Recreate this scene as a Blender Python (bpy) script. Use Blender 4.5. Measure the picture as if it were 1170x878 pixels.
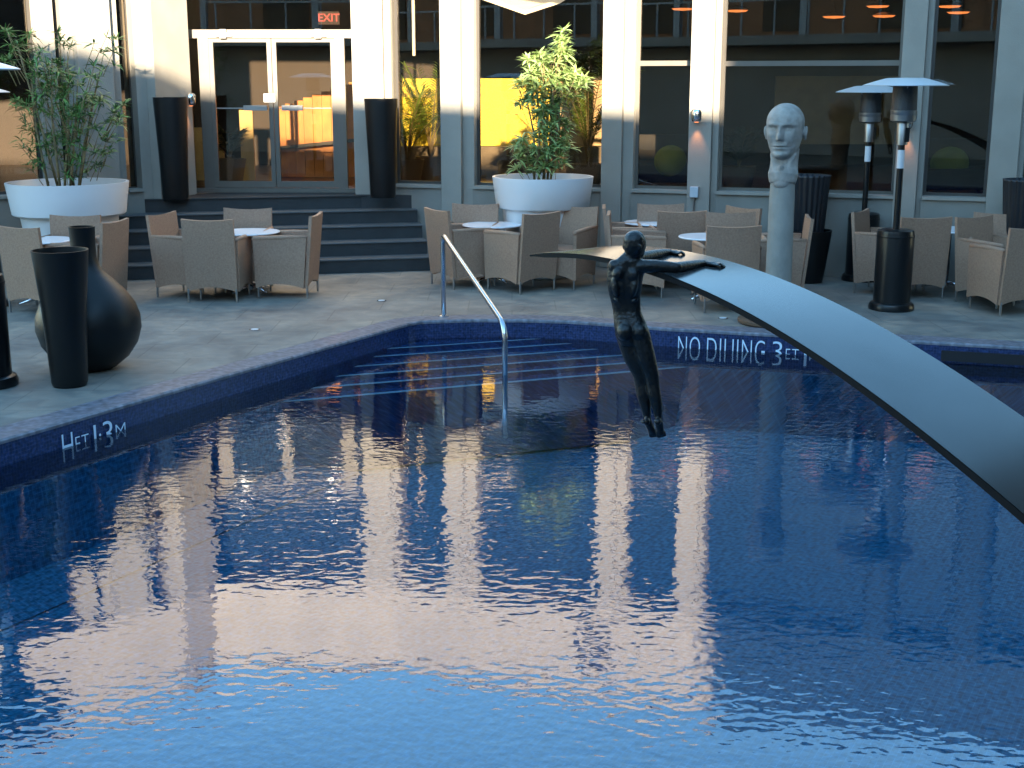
import bpy, bmesh, math, random
from mathutils import Vector, Matrix, Euler
from mathutils.geometry import delaunay_2d_cdt
R = math.radians
random.seed(7)
for o in list(bpy.data.objects): bpy.data.objects.remove(o)
sc = bpy.context.scene
COL = sc.collection

# ------------------------------------------------------------------ camera, sky, sun, exposure
CAM_H = 2.25; FOC = 1500.0; CX = 585.0; CY = 439.0
PITCH = math.atan((439 - 95) / FOC)
cam = bpy.data.cameras.new("camera"); camo = bpy.data.objects.new("camera", cam); COL.objects.link(camo)
camo.location = (0, 0, CAM_H); camo.rotation_euler = (math.pi / 2 - PITCH, 0, 0)
cam.sensor_width = 36; cam.lens = 36 * FOC / 1170; cam.clip_start = .05; cam.clip_end = 2000
sc.camera = camo

SUN_EL = R(14); SUN_AZ = R(4)      # sun stands behind the camera, a little to its right
w = bpy.data.worlds.new("World"); sc.world = w; w.use_nodes = True
nt = w.node_tree
sky = nt.nodes.new("ShaderNodeTexSky"); sky.sky_type = 'NISHITA'; sky.sun_disc = False
sky.sun_elevation = SUN_EL; sky.sun_rotation = math.pi - SUN_AZ
sky.air_density = 1.0; sky.dust_density = 0.1; sky.ozone_density = 1.3
bg = nt.nodes["Background"]; bg.inputs[1].default_value = 0.15
hs_ = nt.nodes.new("ShaderNodeHueSaturation"); hs_.inputs["Saturation"].default_value = 1.18; hs_.inputs["Hue"].default_value = .49
nt.links.new(sky.outputs[0], hs_.inputs["Color"]); nt.links.new(hs_.outputs[0], bg.inputs[0])
sl = bpy.data.lights.new("sun", 'SUN'); sl.energy = 5.0; sl.angle = R(.6); sl.color = (1, .84, .62)
so = bpy.data.objects.new("sun", sl); COL.objects.link(so)
sd = Vector((math.sin(SUN_AZ) * math.cos(SUN_EL), -math.cos(SUN_AZ) * math.cos(SUN_EL), math.sin(SUN_EL)))
so.rotation_euler = sd.to_track_quat('Z', 'Y').to_euler()
so.location = (0, -5, 20)
vs = sc.view_settings
vs.view_transform = 'Standard'; vs.look = 'None'; vs.gamma = 1; vs.use_curve_mapping = False
vs.exposure = 2.75

# ------------------------------------------------------------------ pixel helpers (photo pixels -> points in the place)
_c, _s = math.cos(PITCH), math.sin(PITCH)
def _ray(px, py):
    a = (px - CX) / FOC; b = -(py - CY) / FOC
    return a, _c + b * _s, -_s + b * _c
def G(px, py, z=0.0):
    a, dy, dz = _ray(px, py); t = (z - CAM_H) / dz
    return Vector((a * t, dy * t, z))
def Q(px, py, Y):
    a, dy, dz = _ray(px, py); t = Y / dy
    return Vector((a * t, Y, CAM_H + dz * t))
def XY(px, Y, z=1.5):
    return Vector(((px - CX) / FOC * (Y * _c + (CAM_H - z) * _s), Y))

# ------------------------------------------------------------------ materials
def mat(name, col, rough=.6, metal=0, spec=.5, var=0, vscale=6, bump=0, bscale=30, coat=0, emit=None, es=0, col2=None):
    m = bpy.data.materials.new(name); m.use_nodes = True; n = m.node_tree; b = n.nodes["Principled BSDF"]
    b.inputs["Base Color"].default_value = (*col, 1); b.inputs["Roughness"].default_value = rough
    b.inputs["Metallic"].default_value = metal; b.inputs["Specular IOR Level"].default_value = spec
    b.inputs["Coat Weight"].default_value = coat
    tc = n.nodes.new("ShaderNodeTexCoord")
    if var or col2:
        t = n.nodes.new("ShaderNodeTexNoise"); t.inputs["Scale"].default_value = vscale; t.inputs["Detail"].default_value = 6
        n.links.new(tc.outputs["Object"], t.inputs["Vector"])
        r = n.nodes.new("ShaderNodeValToRGB"); r.color_ramp.elements[0].position = .35; r.color_ramp.elements[1].position = .65
        c2 = col2 or tuple(min(1, c * (1 + var)) for c in col); c1 = tuple(c * (1 - var) for c in col)
        r.color_ramp.elements[0].color = (*c1, 1); r.color_ramp.elements[1].color = (*c2, 1)
        n.links.new(t.outputs["Fac"], r.inputs[0]); n.links.new(r.outputs[0], b.inputs["Base Color"])
    if bump:
        t = n.nodes.new("ShaderNodeTexNoise"); t.inputs["Scale"].default_value = bscale; t.inputs["Detail"].default_value = 5
        n.links.new(tc.outputs["Object"], t.inputs["Vector"])
        bn = n.nodes.new("ShaderNodeBump"); bn.inputs["Strength"].default_value = bump; bn.inputs["Distance"].default_value = .02
        n.links.new(t.outputs["Fac"], bn.inputs["Height"]); n.links.new(bn.outputs[0], b.inputs["Normal"])
    if emit:
        b.inputs["Emission Color"].default_value = (*emit, 1); b.inputs["Emission Strength"].default_value = es
    return m
M = {}
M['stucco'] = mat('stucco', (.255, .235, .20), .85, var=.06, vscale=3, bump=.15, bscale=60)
M['stucco_sunlit'] = mat('stucco_upper_sunlit', (.37, .335, .29), .85, var=.06, vscale=2, bump=.15, bscale=60)  # paler copy of the stucco, sunlight on the upper wall put into the colour
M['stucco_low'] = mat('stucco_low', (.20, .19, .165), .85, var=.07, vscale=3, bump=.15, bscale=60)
M['frame'] = mat('frame', (.105, .092, .075), .5, var=.05)
M['dark_frame'] = mat('dark_frame', (.05, .045, .04), .4)
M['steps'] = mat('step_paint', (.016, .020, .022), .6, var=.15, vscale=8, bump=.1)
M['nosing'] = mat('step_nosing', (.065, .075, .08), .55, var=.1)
M['white_pot'] = mat('white_pot', (.62, .62, .62), .35, var=.02, vscale=2)
M['soil'] = mat('soil', (.03, .022, .015), .9, bump=.6, bscale=60)
M['black_pot'] = mat('black_pot', (.008, .008, .009), .45, spec=.3, var=.2, vscale=5, bump=.05, bscale=80)
M['black_matte'] = mat('black_matte', (.004, .0045, .005), .42, spec=.35, bump=.05, bscale=90)
M['steel'] = mat('steel', (.55, .57, .6), .22, metal=1)
M['chrome'] = mat('chrome', (.8, .8, .82), .12, metal=1)
M['brushed'] = mat('brushed_steel', (.30, .30, .30), .38, metal=1, var=.1)
M['dish'] = mat('dish_aluminium', (.75, .78, .80), .42, metal=.6)
M['black_paint'] = mat('black_paint', (.005, .006, .007), .3, spec=.4)
M['label'] = mat('label', (.55, .56, .57), .5)
M['table_top'] = mat('table_top', (.72, .72, .74), .25, var=.02)
M['bronze'] = mat('bronze', (.004, .0045, .005), .34, spec=.45, bump=.28, bscale=70, col2=(.005, .006, .007), vscale=30)
M['clay'] = mat('cast_stone', (.28, .255, .225), .8, var=.22, vscale=11, bump=.5, bscale=26)
M['post'] = mat('post_stone', (.24, .225, .195), .8, var=.12, vscale=5, bump=.3, bscale=30)
M['rust'] = mat('base_plate', (.10, .055, .03), .6, var=.2)
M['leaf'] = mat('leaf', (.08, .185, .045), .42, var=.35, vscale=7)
M['leaf_sun'] = mat('leaf_sunlit', (.27, .37, .13), .42, var=.35, vscale=7)  # paler than real foliage, sunlight on the leaves put into the colour
M['palm'] = mat('palm_leaf', (.12, .19, .03), .45, var=.3)
M['stem'] = mat('cane', (.20, .15, .07), .6, var=.3, vscale=20)
M['dark_leaf'] = mat('dark_leaf', (.012, .03, .012), .4, var=.3)
M['yellow'] = mat('yellow_panel', (.85, .62, .01), .5, var=.06, vscale=9)
def lettered(m):
    n = m.node_tree; b = n.nodes["Principled BSDF"]; tc = n.nodes.new("ShaderNodeTexCoord")
    wv = n.nodes.new("ShaderNodeTexWave"); wv.bands_direction = 'Z'; wv.inputs["Scale"].default_value = 2.2; n.links.new(tc.outputs["Object"], wv.inputs["Vector"])
    mp = n.nodes.new("ShaderNodeMapping"); mp.inputs["Scale"].default_value = (26, 1, 9); n.links.new(tc.outputs["Object"], mp.inputs[0])
    nz = n.nodes.new("ShaderNodeTexNoise"); nz.inputs["Scale"].default_value = 1.0; nz.inputs["Detail"].default_value = 1; n.links.new(mp.outputs[0], nz.inputs["Vector"])
    mu = n.nodes.new("ShaderNodeMath"); mu.operation = 'MULTIPLY'; n.links.new(wv.outputs["Fac"], mu.inputs[0]); n.links.new(nz.outputs["Fac"], mu.inputs[1])
    r = n.nodes.new("ShaderNodeValToRGB"); r.color_ramp.elements[0].position = .42; r.color_ramp.elements[0].color = (.85, .66, .01, 1)
    r.color_ramp.elements[1].position = .55; r.color_ramp.elements[1].color = (.48, .34, .01, 1); n.links.new(mu.outputs[0], r.inputs[0]); n.links.new(r.outputs[0], b.inputs["Base Color"])
lettered(M['yellow'])
M['orange'] = mat('orange_wood', (.62, .25, .055), .5, var=.2, vscale=4)
M['beige'] = mat('beige_panel', (.50, .36, .19), .6, var=.08)
M['sunlit_gold'] = mat('sunlit_gold', (.62, .46, .18), .5, var=.08)
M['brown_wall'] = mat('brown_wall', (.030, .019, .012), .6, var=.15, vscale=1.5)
M['int_floor'] = mat('interior_floor', (.12, .08, .05), .35, var=.2, vscale=3)
M['int_ceiling'] = mat('interior_ceiling', (.10, .08, .065), .7)
M['bench'] = mat('bench_fabric', (.16, .13, .09), .8, var=.12)
M['green_cushion'] = mat('green_cushion', (.20, .26, .03), .8, var=.1)
M['sofa'] = mat('sofa_fabric', (.03, .028, .026), .8)
M['exit_red'] = mat('exit_red', (.25, .008, .012), .5, emit=(1, .03, .06), es=.035)
M['exit_box'] = mat('exit_box', (.02, .012, .012), .7)
M['lamp_glow'] = mat('lamp_glow', (.9, .4, .15), .5, emit=(1, .30, .08), es=.28)
M['tube_glow'] = mat('tube_glow', (.9, .88, .8), .5)
M['canopy_glow'] = mat('canopy_glow', (.8, .78, .70), .6, emit=(1, .95, .8), es=.12)  # own glow stands in for light falling on the ceiling panel
M['brown_render'] = mat('brown_render', (.07, .058, .05), .85, var=.15)
M['brick'] = mat('terracotta_render', (.40, .20, .11), .8, var=.15, vscale=1.2)
M['rail'] = mat('grey_rail', (.42, .45, .48), .6)
M['concrete'] = mat('concrete', (.30, .29, .27), .85, var=.1, vscale=1)
M['text'] = mat('marking_tile', (.62, .74, .85), .35)
M['grout_light'] = mat('step_edge_tile', (.75, .85, .95), .3, var=.12, vscale=25)
M['slot'] = mat('skimmer_dark', (.004, .004, .006), .6)
M['paper'] = mat('paper', (.85, .85, .85), .6)

def glass_mat(name, tint, ior=1.45, rough=.0):
    m = bpy.data.materials.new(name); m.use_nodes = True; n = m.node_tree; n.nodes.clear()
    o = n.nodes.new("ShaderNodeOutputMaterial"); mx = n.nodes.new("ShaderNodeMixShader")
    t = n.nodes.new("ShaderNodeBsdfTransparent"); t.inputs[0].default_value = (*tint, 1)
    g = n.nodes.new("ShaderNodeBsdfGlossy"); g.inputs["Roughness"].default_value = rough
    fr = n.nodes.new("ShaderNodeFresnel"); fr.inputs[0].default_value = ior
    n.links.new(fr.outputs[0], mx.inputs[0]); n.links.new(t.outputs[0], mx.inputs[1]); n.links.new(g.outputs[0], mx.inputs[2])
    n.links.new(mx.outputs[0], o.inputs[0]); return m
M['glass'] = glass_mat('window_glass', (.80, .76, .70), 1.6)

def wicker():
    m = bpy.data.materials.new('wicker'); m.use_nodes = True; n = m.node_tree; b = n.nodes["Principled BSDF"]
    tc = n.nodes.new("ShaderNodeTexCoord")
    mp = n.nodes.new("ShaderNodeMapping"); n.links.new(tc.outputs["Object"], mp.inputs[0])
    w1 = n.nodes.new("ShaderNodeTexWave"); w1.bands_direction = 'Z'; w1.inputs["Scale"].default_value = 34; w1.inputs["Distortion"].default_value = .6
    w2 = n.nodes.new("ShaderNodeTexWave"); w2.bands_direction = 'X'; w2.inputs["Scale"].default_value = 24; w2.inputs["Distortion"].default_value = .6
    nz = n.nodes.new("ShaderNodeTexNoise"); nz.inputs["Scale"].default_value = 60; nz.inputs["Detail"].default_value = 4
    for q in (w1, w2, nz): n.links.new(mp.outputs[0], q.inputs["Vector"])
    mu = n.nodes.new("ShaderNodeMath"); mu.operation = 'MULTIPLY'; n.links.new(w1.outputs["Fac"], mu.inputs[0]); n.links.new(w2.outputs["Fac"], mu.inputs[1])
    ad = n.nodes.new("ShaderNodeMath"); ad.operation = 'MULTIPLY_ADD'; n.links.new(mu.outputs[0], ad.inputs[0]); ad.inputs[1].default_value = .40; n.links.new(nz.outputs["Fac"], ad.inputs[2])
    r = n.nodes.new("ShaderNodeValToRGB"); n.links.new(ad.outputs[0], r.inputs[0])
    r.color_ramp.elements[0].position = .1; r.color_ramp.elements[0].color = (.20, .118, .078, 1)
    r.color_ramp.elements[1].position = .95; r.color_ramp.elements[1].color = (.41, .245, .158, 1)
    n.links.new(r.outputs[0], b.inputs["Base Color"]); b.inputs["Roughness"].default_value = .6
    bn = n.nodes.new("ShaderNodeBump"); bn.inputs["Strength"].default_value = .6; bn.inputs["Distance"].default_value = .006
    n.links.new(mu.outputs[0], bn.inputs["Height"]); n.links.new(bn.outputs[0], b.inputs["Normal"])
    return m
M['wicker'] = wicker()

def deck_mat():
    m = bpy.data.materials.new('slate_paving'); m.use_nodes = True; n = m.node_tree; b = n.nodes["Principled BSDF"]
    tc = n.nodes.new("ShaderNodeTexCoord")
    def noise(s, d=8, v=None, dist=0):
        t = n.nodes.new("ShaderNodeTexNoise"); t.inputs["Scale"].default_value = s; t.inputs["Detail"].default_value = d
        t.inputs["Distortion"].default_value = dist
        n.links.new(v or tc.outputs["Object"], t.inputs["Vector"]); return t
    a = noise(1.1, 8, dist=.6); c = noise(5.5, 8, dist=.8); d = noise(.35, 4)
    r = n.nodes.new("ShaderNodeValToRGB"); n.links.new(a.outputs["Fac"], r.inputs[0])
    e = r.color_ramp.elements; e[0].position = .32; e[0].color = (.135, .132, .122, 1); e[1].position = .70; e[1].color = (.28, .245, .20, 1)
    k = e.new(.5); k.color = (.20, .188, .166, 1)
    r2 = n.nodes.new("ShaderNodeValToRGB"); n.links.new(c.outputs["Fac"], r2.inputs[0])
    e = r2.color_ramp.elements; e[0].position = .35; e[0].color = (.72, .75, .78, 1); e[1].position = .68; e[1].color = (1.16, 1.14, 1.10, 1)
    mx = n.nodes.new("ShaderNodeMix"); mx.data_type = 'RGBA'; mx.blend_type = 'MULTIPLY'; mx.inputs[0].default_value = 1
    n.links.new(r.outputs[0], mx.inputs[6]); n.links.new(r2.outputs[0], mx.inputs[7])
    # large slabs with fine joints
    br = n.nodes.new("ShaderNodeTexBrick"); br.inputs["Scale"].default_value = 1; br.inputs["Brick Width"].default_value = .9; br.inputs["Row Height"].default_value = .6
    br.inputs["Mortar Size"].default_value = .009; br.inputs["Mortar Smooth"].default_value = .6
    br.inputs["Color1"].default_value = (.88, .90, .93, 1); br.inputs["Color2"].default_value = (1.08, 1.05, 1.0, 1); br.inputs["Mortar"].default_value = (.38, .38, .38, 1)
    n.links.new(tc.outputs["Object"], br.inputs["Vector"])
    m2 = n.nodes.new("ShaderNodeMix"); m2.data_type = 'RGBA'; m2.blend_type = 'MULTIPLY'; m2.inputs[0].default_value = .45
    n.links.new(mx.outputs[2], m2.inputs[6]); n.links.new(br.outputs["Color"], m2.inputs[7])
    n.links.new(m2.outputs[2], b.inputs["Base Color"])
    rr = n.nodes.new("ShaderNodeMapRange"); rr.inputs[3].default_value = .42; rr.inputs[4].default_value = .72
    n.links.new(c.outputs["Fac"], rr.inputs[0]); n.links.new(rr.outputs[0], b.inputs["Roughness"])
    bn = n.nodes.new("ShaderNodeBump"); bn.inputs["Strength"].default_value = .35; bn.inputs["Distance"].default_value = .02
    n.links.new(c.outputs["Fac"], bn.inputs["Height"]); n.links.new(bn.outputs[0], b.inputs["Normal"])
    return m
M['deck'] = deck_mat()

def mosaic(name, c1, c2, mortar, size, rough=.25):
    """small square glass tiles laid on u,v from UVs in metres"""
    m = bpy.data.materials.new(name); m.use_nodes = True; n = m.node_tree; b = n.nodes["Principled BSDF"]
    uv = n.nodes.new("ShaderNodeTexCoord")
    br = n.nodes.new("ShaderNodeTexBrick"); br.offset = 0; br.inputs["Scale"].default_value = 1
    br.inputs["Brick Width"].default_value = size; br.inputs["Row Height"].default_value = size
    br.inputs["Mortar Size"].default_value = size * .07; br.inputs["Bias"].default_value = -.1
    br.inputs["Color1"].default_value = (*c1, 1); br.inputs["Color2"].default_value = (*c2, 1); br.inputs["Mortar"].default_value = (*mortar, 1)
    n.links.new(uv.outputs["UV"], br.inputs["Vector"])
    wn = n.nodes.new("ShaderNodeTexNoise"); wn.inputs["Scale"].default_value = 1 / size * .9; wn.inputs["Detail"].default_value = 1
    n.links.new(uv.outputs["UV"], wn.inputs["Vector"])
    rp = n.nodes.new("ShaderNodeMapRange"); rp.inputs[1].default_value = .3; rp.inputs[2].default_value = .75; rp.inputs[3].default_value = .6; rp.inputs[4].default_value = 1.5
    n.links.new(wn.outputs["Fac"], rp.inputs[0])
    mx = n.nodes.new("ShaderNodeMix"); mx.data_type = 'RGBA'; mx.blend_type = 'MULTIPLY'; mx.inputs[0].default_value = 1
    n.links.new(br.outputs["Color"], mx.inputs[6]); n.links.new(rp.outputs[0], mx.inputs[7])
    n.links.new(mx.outputs[2], b.inputs["Base Color"]); b.inputs["Roughness"].default_value = rough
    return m
M['tile_wall'] = mosaic('pool_wall_mosaic', (.010, .023, .075), (.018, .038, .115), (.035, .05, .11), .024)
M['tile_floor'] = mosaic('pool_floor_mosaic', (.026, .20, .34), (.050, .27, .42), (.075, .32, .46), .036)
M['tile_step'] = mosaic('pool_step_mosaic', (.018, .060, .19), (.035, .10, .27), (.05, .11, .25), .04)
M['coping'] = mosaic('coping_mosaic', (.12, .125, .155), (.16, .16, .185), (.14, .14, .16), .05, .4)

def water_mat():
    m = bpy.data.materials.new('water'); m.use_nodes = True; n = m.node_tree; n.nodes.clear()
    o = n.nodes.new("ShaderNodeOutputMaterial"); mx = n.nodes.new("ShaderNodeMixShader")
    t = n.nodes.new("ShaderNodeBsdfTransparent"); t.inputs[0].default_value = (.74, .92, .98, 1)
    g = n.nodes.new("ShaderNodeBsdfGlossy"); g.inputs["Roughness"].default_value = .0
    fr = n.nodes.new("ShaderNodeFresnel"); fr.inputs[0].default_value = 1.72
    tc = n.nodes.new("ShaderNodeTexCoord")
    def noise(sx, sy, s, d, dist=0):
        mp = n.nodes.new("ShaderNodeMapping"); mp.inputs["Scale"].default_value = (sx, sy, 1); n.links.new(tc.outputs["Object"], mp.inputs[0])
        q = n.nodes.new("ShaderNodeTexNoise"); q.inputs["Scale"].default_value = s; q.inputs["Detail"].default_value = d; q.inputs["Distortion"].default_value = dist
        q.inputs["Roughness"].default_value = .45
        n.links.new(mp.outputs[0], q.inputs["Vector"]); return q.outputs["Fac"]
    def math_(op, a, b):
        q = n.nodes.new("ShaderNodeMath"); q.operation = op
        for i, v in enumerate((a, b)):
            if isinstance(v, (int, float)): q.inputs[i].default_value = v
            else: n.links.new(v, q.inputs[i])
        return q.outputs[0]
    fine = noise(.7, 1.0, 17, 1.5, .3); mid = noise(.7, 1, 3.2, 2, .5); big = noise(1, 1, .9, 1)
    mask = noise(.7, 1.0, .55, 2)
    mr = n.nodes.new("ShaderNodeMapRange"); n.links.new(mask, mr.inputs[0]); mr.inputs[1].default_value = .40; mr.inputs[2].default_value = .62; mr.inputs[3].default_value = .28; mr.inputs[4].default_value = 1.0
    h = math_('ADD', math_('MULTIPLY', math_('MULTIPLY', fine, mr.outputs[0]), .0026), math_('MULTIPLY', mid, .0013))
    h = math_('ADD', h, math_('MULTIPLY', big, .0016))
    bn = n.nodes.new("ShaderNodeBump"); bn.inputs["Strength"].default_value = 1; bn.inputs["Distance"].default_value = 1.0
    n.links.new(h, bn.inputs["Height"])
    n.links.new(bn.outputs[0], g.inputs["Normal"]); n.links.new(bn.outputs[0], fr.inputs["Normal"])
    n.links.new(fr.outputs[0], mx.inputs[0]); n.links.new(t.outputs[0], mx.inputs[1]); n.links.new(g.outputs[0], mx.inputs[2])
    n.links.new(mx.outputs[0], o.inputs[0]); return m
M['water'] = water_mat()

def plank_mat():
    m = mat('plank_lacquer', (.014, .015, .016), .5, coat=1.0, spec=.0, bump=.015, bscale=60, col2=(.032, .034, .035), vscale=3)
    m.node_tree.nodes['Principled BSDF'].inputs['Coat IOR'].default_value = 1.37; m.node_tree.nodes['Principled BSDF'].inputs['Coat Roughness'].default_value = .2
    return m
M['plank'] = plank_mat()
M['plank_edge'] = mat('plank_edge', (.004, .004, .005), .7, spec=.2)

# ------------------------------------------------------------------ mesh helpers
class MB:
    def __init__(s): s.bm = bmesh.new(); s.uv = None
    def box(s, c, d, rz=0, rx=0, ry=0, taper=1.0):
        m = Matrix.Translation(c) @ Euler((rx, ry, rz)).to_matrix().to_4x4()
        r = bmesh.ops.create_cube(s.bm, size=1)
        for v in r['verts']:
            k = taper if v.co.z > 0 else 1
            v.co = m @ Vector((v.co.x * d[0] * k, v.co.y * d[1] * k, v.co.z * d[2]))
        return s
    def prism(s, pts, z0, z1, cap=True):
        a = [s.bm.verts.new((p[0], p[1], z0)) for p in pts]; b = [s.bm.verts.new((p[0], p[1], z1)) for p in pts]
        n = len(pts)
        for i in range(n): s.bm.faces.new((a[i], a[(i + 1) % n], b[(i + 1) % n], b[i]))
        if cap: s.bm.faces.new(b); s.bm.faces.new(a[::-1])
        return s
    def lathe(s, prof, c=(0, 0, 0), seg=40, close=True, rib=0, nrib=0):
        rings = []
        for r, z in prof:
            ring = []
            for i in range(seg):
                a = 2 * math.pi * i / seg; rr = r * (1 + (rib * math.cos(nrib * a) if nrib else 0))
                ring.append(s.bm.verts.new((c[0] + rr * math.cos(a), c[1] + rr * math.sin(a), c[2] + z)))
            rings.append(ring)
        for a, b in zip(rings, rings[1:]):
            for i in range(seg): s.bm.faces.new((a[i], a[(i + 1) % seg], b[(i + 1) % seg], b[i]))
        if close: s.bm.faces.new(rings[0][::-1]); s.bm.faces.new(rings[-1])
        return s
    def tube(s, pts, r, seg=10, caps=True):
        pts = [Vector(p) for p in pts]; n = len(pts); rr = r if isinstance(r, (list, tuple)) else [r] * n
        rings = []; up = None
        for i, p in enumerate(pts):
            t = (pts[min(i + 1, n - 1)] - pts[max(i - 1, 0)]).normalized()
            if up is None: up = t.orthogonal().normalized()
            up = (up - t * up.dot(t)).normalized(); sd_ = t.cross(up)
            rings.append([s.bm.verts.new(p + (up * math.cos(2 * math.pi * k / seg) + sd_ * math.sin(2 * math.pi * k / seg)) * rr[i]) for k in range(seg)])
        for a, b in zip(rings, rings[1:]):
            for i in range(seg): s.bm.faces.new((a[i], a[(i + 1) % seg], b[(i + 1) % seg], b[i]))
        if caps: s.bm.faces.new(rings[0][::-1]); s.bm.faces.new(rings[-1])
        return s
    def ell(s, c, r, rot=None, seg=20):
        m = Matrix.Translation(c) @ (rot.to_4x4() if rot else Matrix.Identity(4)) @ Matrix.Diagonal((r[0], r[1], r[2], 1))
        bmesh.ops.create_uvsphere(s.bm, u_segments=seg, v_segments=max(8, seg * 2 // 3), radius=1, matrix=m); return s
    def caps(s, a, b, ra, rb, seg=14):
        a = Vector(a); b = Vector(b); n = 6
        pts = [a.lerp(b, i / n) for i in range(n + 1)]; s.tube(pts, [ra + (rb - ra) * i / n for i in range(n + 1)], seg)
        s.ell(a, (ra,) * 3, seg=12); s.ell(b, (rb,) * 3, seg=12); return s
    def build(s, name, m, parent=None, smooth=False, bevel=0, loc=None, rz=0):
        bmesh.ops.recalc_face_normals(s.bm, faces=s.bm.faces)
        if bevel: 
            es = [e for e in s.bm.edges if len(e.link_faces) == 2 and e.calc_face_angle() > R(50)]
            bmesh.ops.bevel(s.bm, geom=es, offset=bevel, segments=2, affect='EDGES', profile=.6)
        me = bpy.data.meshes.new(name); s.bm.to_mesh(me); s.bm.free(); me.materials.append(m)
        if smooth:
            for p in me.polygons: p.use_smooth = True
            if smooth == 'auto': me.set_sharp_from_angle(angle=R(38))
        o = bpy.data.objects.new(name, me); COL.objects.link(o)
        if parent: o.parent = parent
        if loc is not None: o.location = loc
        o.rotation_euler.z = rz
        return o
def tag(o, label=None, cat=None, group=None, kind=None):
    if label: o['label'] = label
    if cat: o['category'] = cat
    if group: o['group'] = group
    if kind: o['kind'] = kind
    return o
def thing(name, label, cat, loc=(0, 0, 0), rz=0, group=None):
    o = bpy.data.objects.new(name, None); COL.objects.link(o); o.empty_display_size = .2
    o.location = loc; o.rotation_euler.z = rz; return tag(o, label, cat, group)
def dup(root, loc, rz, label, group=None, scale=1):
    r = root.copy(); COL.objects.link(r); r.location = loc; r.rotation_euler.z = rz; r['label'] = label; r.scale = (scale,) * 3
    if group: r['group'] = group
    for ch in list(root.children):
        c = ch.copy(); COL.objects.link(c); c.parent = r
        for g in ch.children:
            d = g.copy(); COL.objects.link(d); d.parent = c
    return r
def raw(name, verts, faces, m, parent=None, smooth=False, uv=None, kind=None):
    me = bpy.data.meshes.new(name); me.from_pydata([tuple(v) for v in verts], [], faces); me.materials.append(m)
    if uv:
        l = me.uv_layers.new(name="UVMap")
        for p in me.polygons:
            for li in p.loop_indices: l.data[li].uv = uv(me.vertices[me.loops[li].vertex_index].co, p.index)
    if smooth:
        for p in me.polygons: p.use_smooth = True
    me.update(); o = bpy.data.objects.new(name, me); COL.objects.link(o)
    if parent: o.parent = parent
    if kind: o['kind'] = kind
    return o
def baked(o, mods):
    """apply modifiers to a mesh object"""
    for t, kw in mods:
        md = o.modifiers.new(t, t)
        for k, v in kw.items(): setattr(md, k, v)
    dg = bpy.context.evaluated_depsgraph_get(); me = bpy.data.meshes.new_from_object(o.evaluated_get(dg))
    old = o.data; o.modifiers.clear(); o.data = me; bpy.data.meshes.remove(old)
    for p in me.polygons: p.use_smooth = True
    return o

# ------------------------------------------------------------------ pool
WATER = -.18
edge = [(-7.4, .9), (-7.0, 1.4), (-3.31, 8.19), (-2.27, 10.12), (-.99, 12.43), (-.93, 12.50), (-.86, 12.55), (-.39, 12.64), (.10, 12.63), (.55, 12.56), (1.0, 12.38), (1.44, 12.18), (2.4, 11.88),
        (3.55, 11.57), (4.47, 11.27), (8.5, 10.0), (8.5, .9)]
E2 = [Vector(p) for p in edge]
def offset_poly(P, d):
    out = []; n = len(P)
    for i in range(n):
        a, b, c = P[i - 1], P[i], P[(i + 1) % n]
        d1 = (b - a).normalized(); d2 = (c - b).normalized()
        n1 = Vector((-d1.y, d1.x)); n2 = Vector((-d2.y, d2.x)); m_ = (n1 + n2).normalized()
        out.append(b + m_ * d / max(.4, m_.dot(n1)))
    return out
OUT = offset_poly(E2, .27)       # polygon runs clockwise: its left side is outwards
def inside(p, P):
    c = False; n = len(P)
    for i in range(n):
        a, b = P[i], P[(i + 1) % n]
        if (a.y > p.y) != (b.y > p.y) and p.x < (b.x - a.x) * (p.y - a.y) / (b.y - a.y) + a.x: c = not c
    return c
def sheet(name, outer, hole, z, m, kind='structure'):
    pts = outer + hole; no = len(outer); nh = len(hole)
    ed = [(i, (i + 1) % no) for i in range(no)] + [(no + i, no + (i + 1) % nh) for i in range(nh)]
    v, e, f, *_ = delaunay_2d_cdt([Vector(p) for p in pts], ed, [], 0, 1e-6)
    H = [Vector(p) for p in hole]; O = [Vector(p) for p in outer]
    ff = []
    for t in f:
        c = sum((Vector(v[i]) for i in t), Vector((0, 0))) / len(t)
        if inside(c, O) and not inside(c, H): ff.append(t)
    return raw(name, [(p[0], p[1], z) for p in v], ff, m, kind=kind, uv=lambda co, i: (co.x, co.y))
mid = offset_poly(E2, .13)
sheet('deck', [(-220, -220), (220, -220), (220, 220), (-220, 220)], [tuple(p) for p in mid], -.004, M['deck'])
# coping: a thin tiled border with a rounded nose, hollow under
n = len(E2); V = []; F = []
nose = offset_poly(E2, .012)
for i in range(n):
    V += [(OUT[i].x, OUT[i].y, 0), (nose[i].x, nose[i].y, .0), (E2[i].x, E2[i].y, -.012), (E2[i].x, E2[i].y, -.03)]
for i in range(n):
    j = (i + 1) % n
    for k in range(3): F.append((4 * i + k, 4 * i + k + 1, 4 * j + k + 1, 4 * j + k))
raw('coping', V, F, M['coping'], kind='structure', uv=lambda co, i: (co.x * .87 + co.y * .5, co.y * .87 - co.x * .5))
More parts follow.
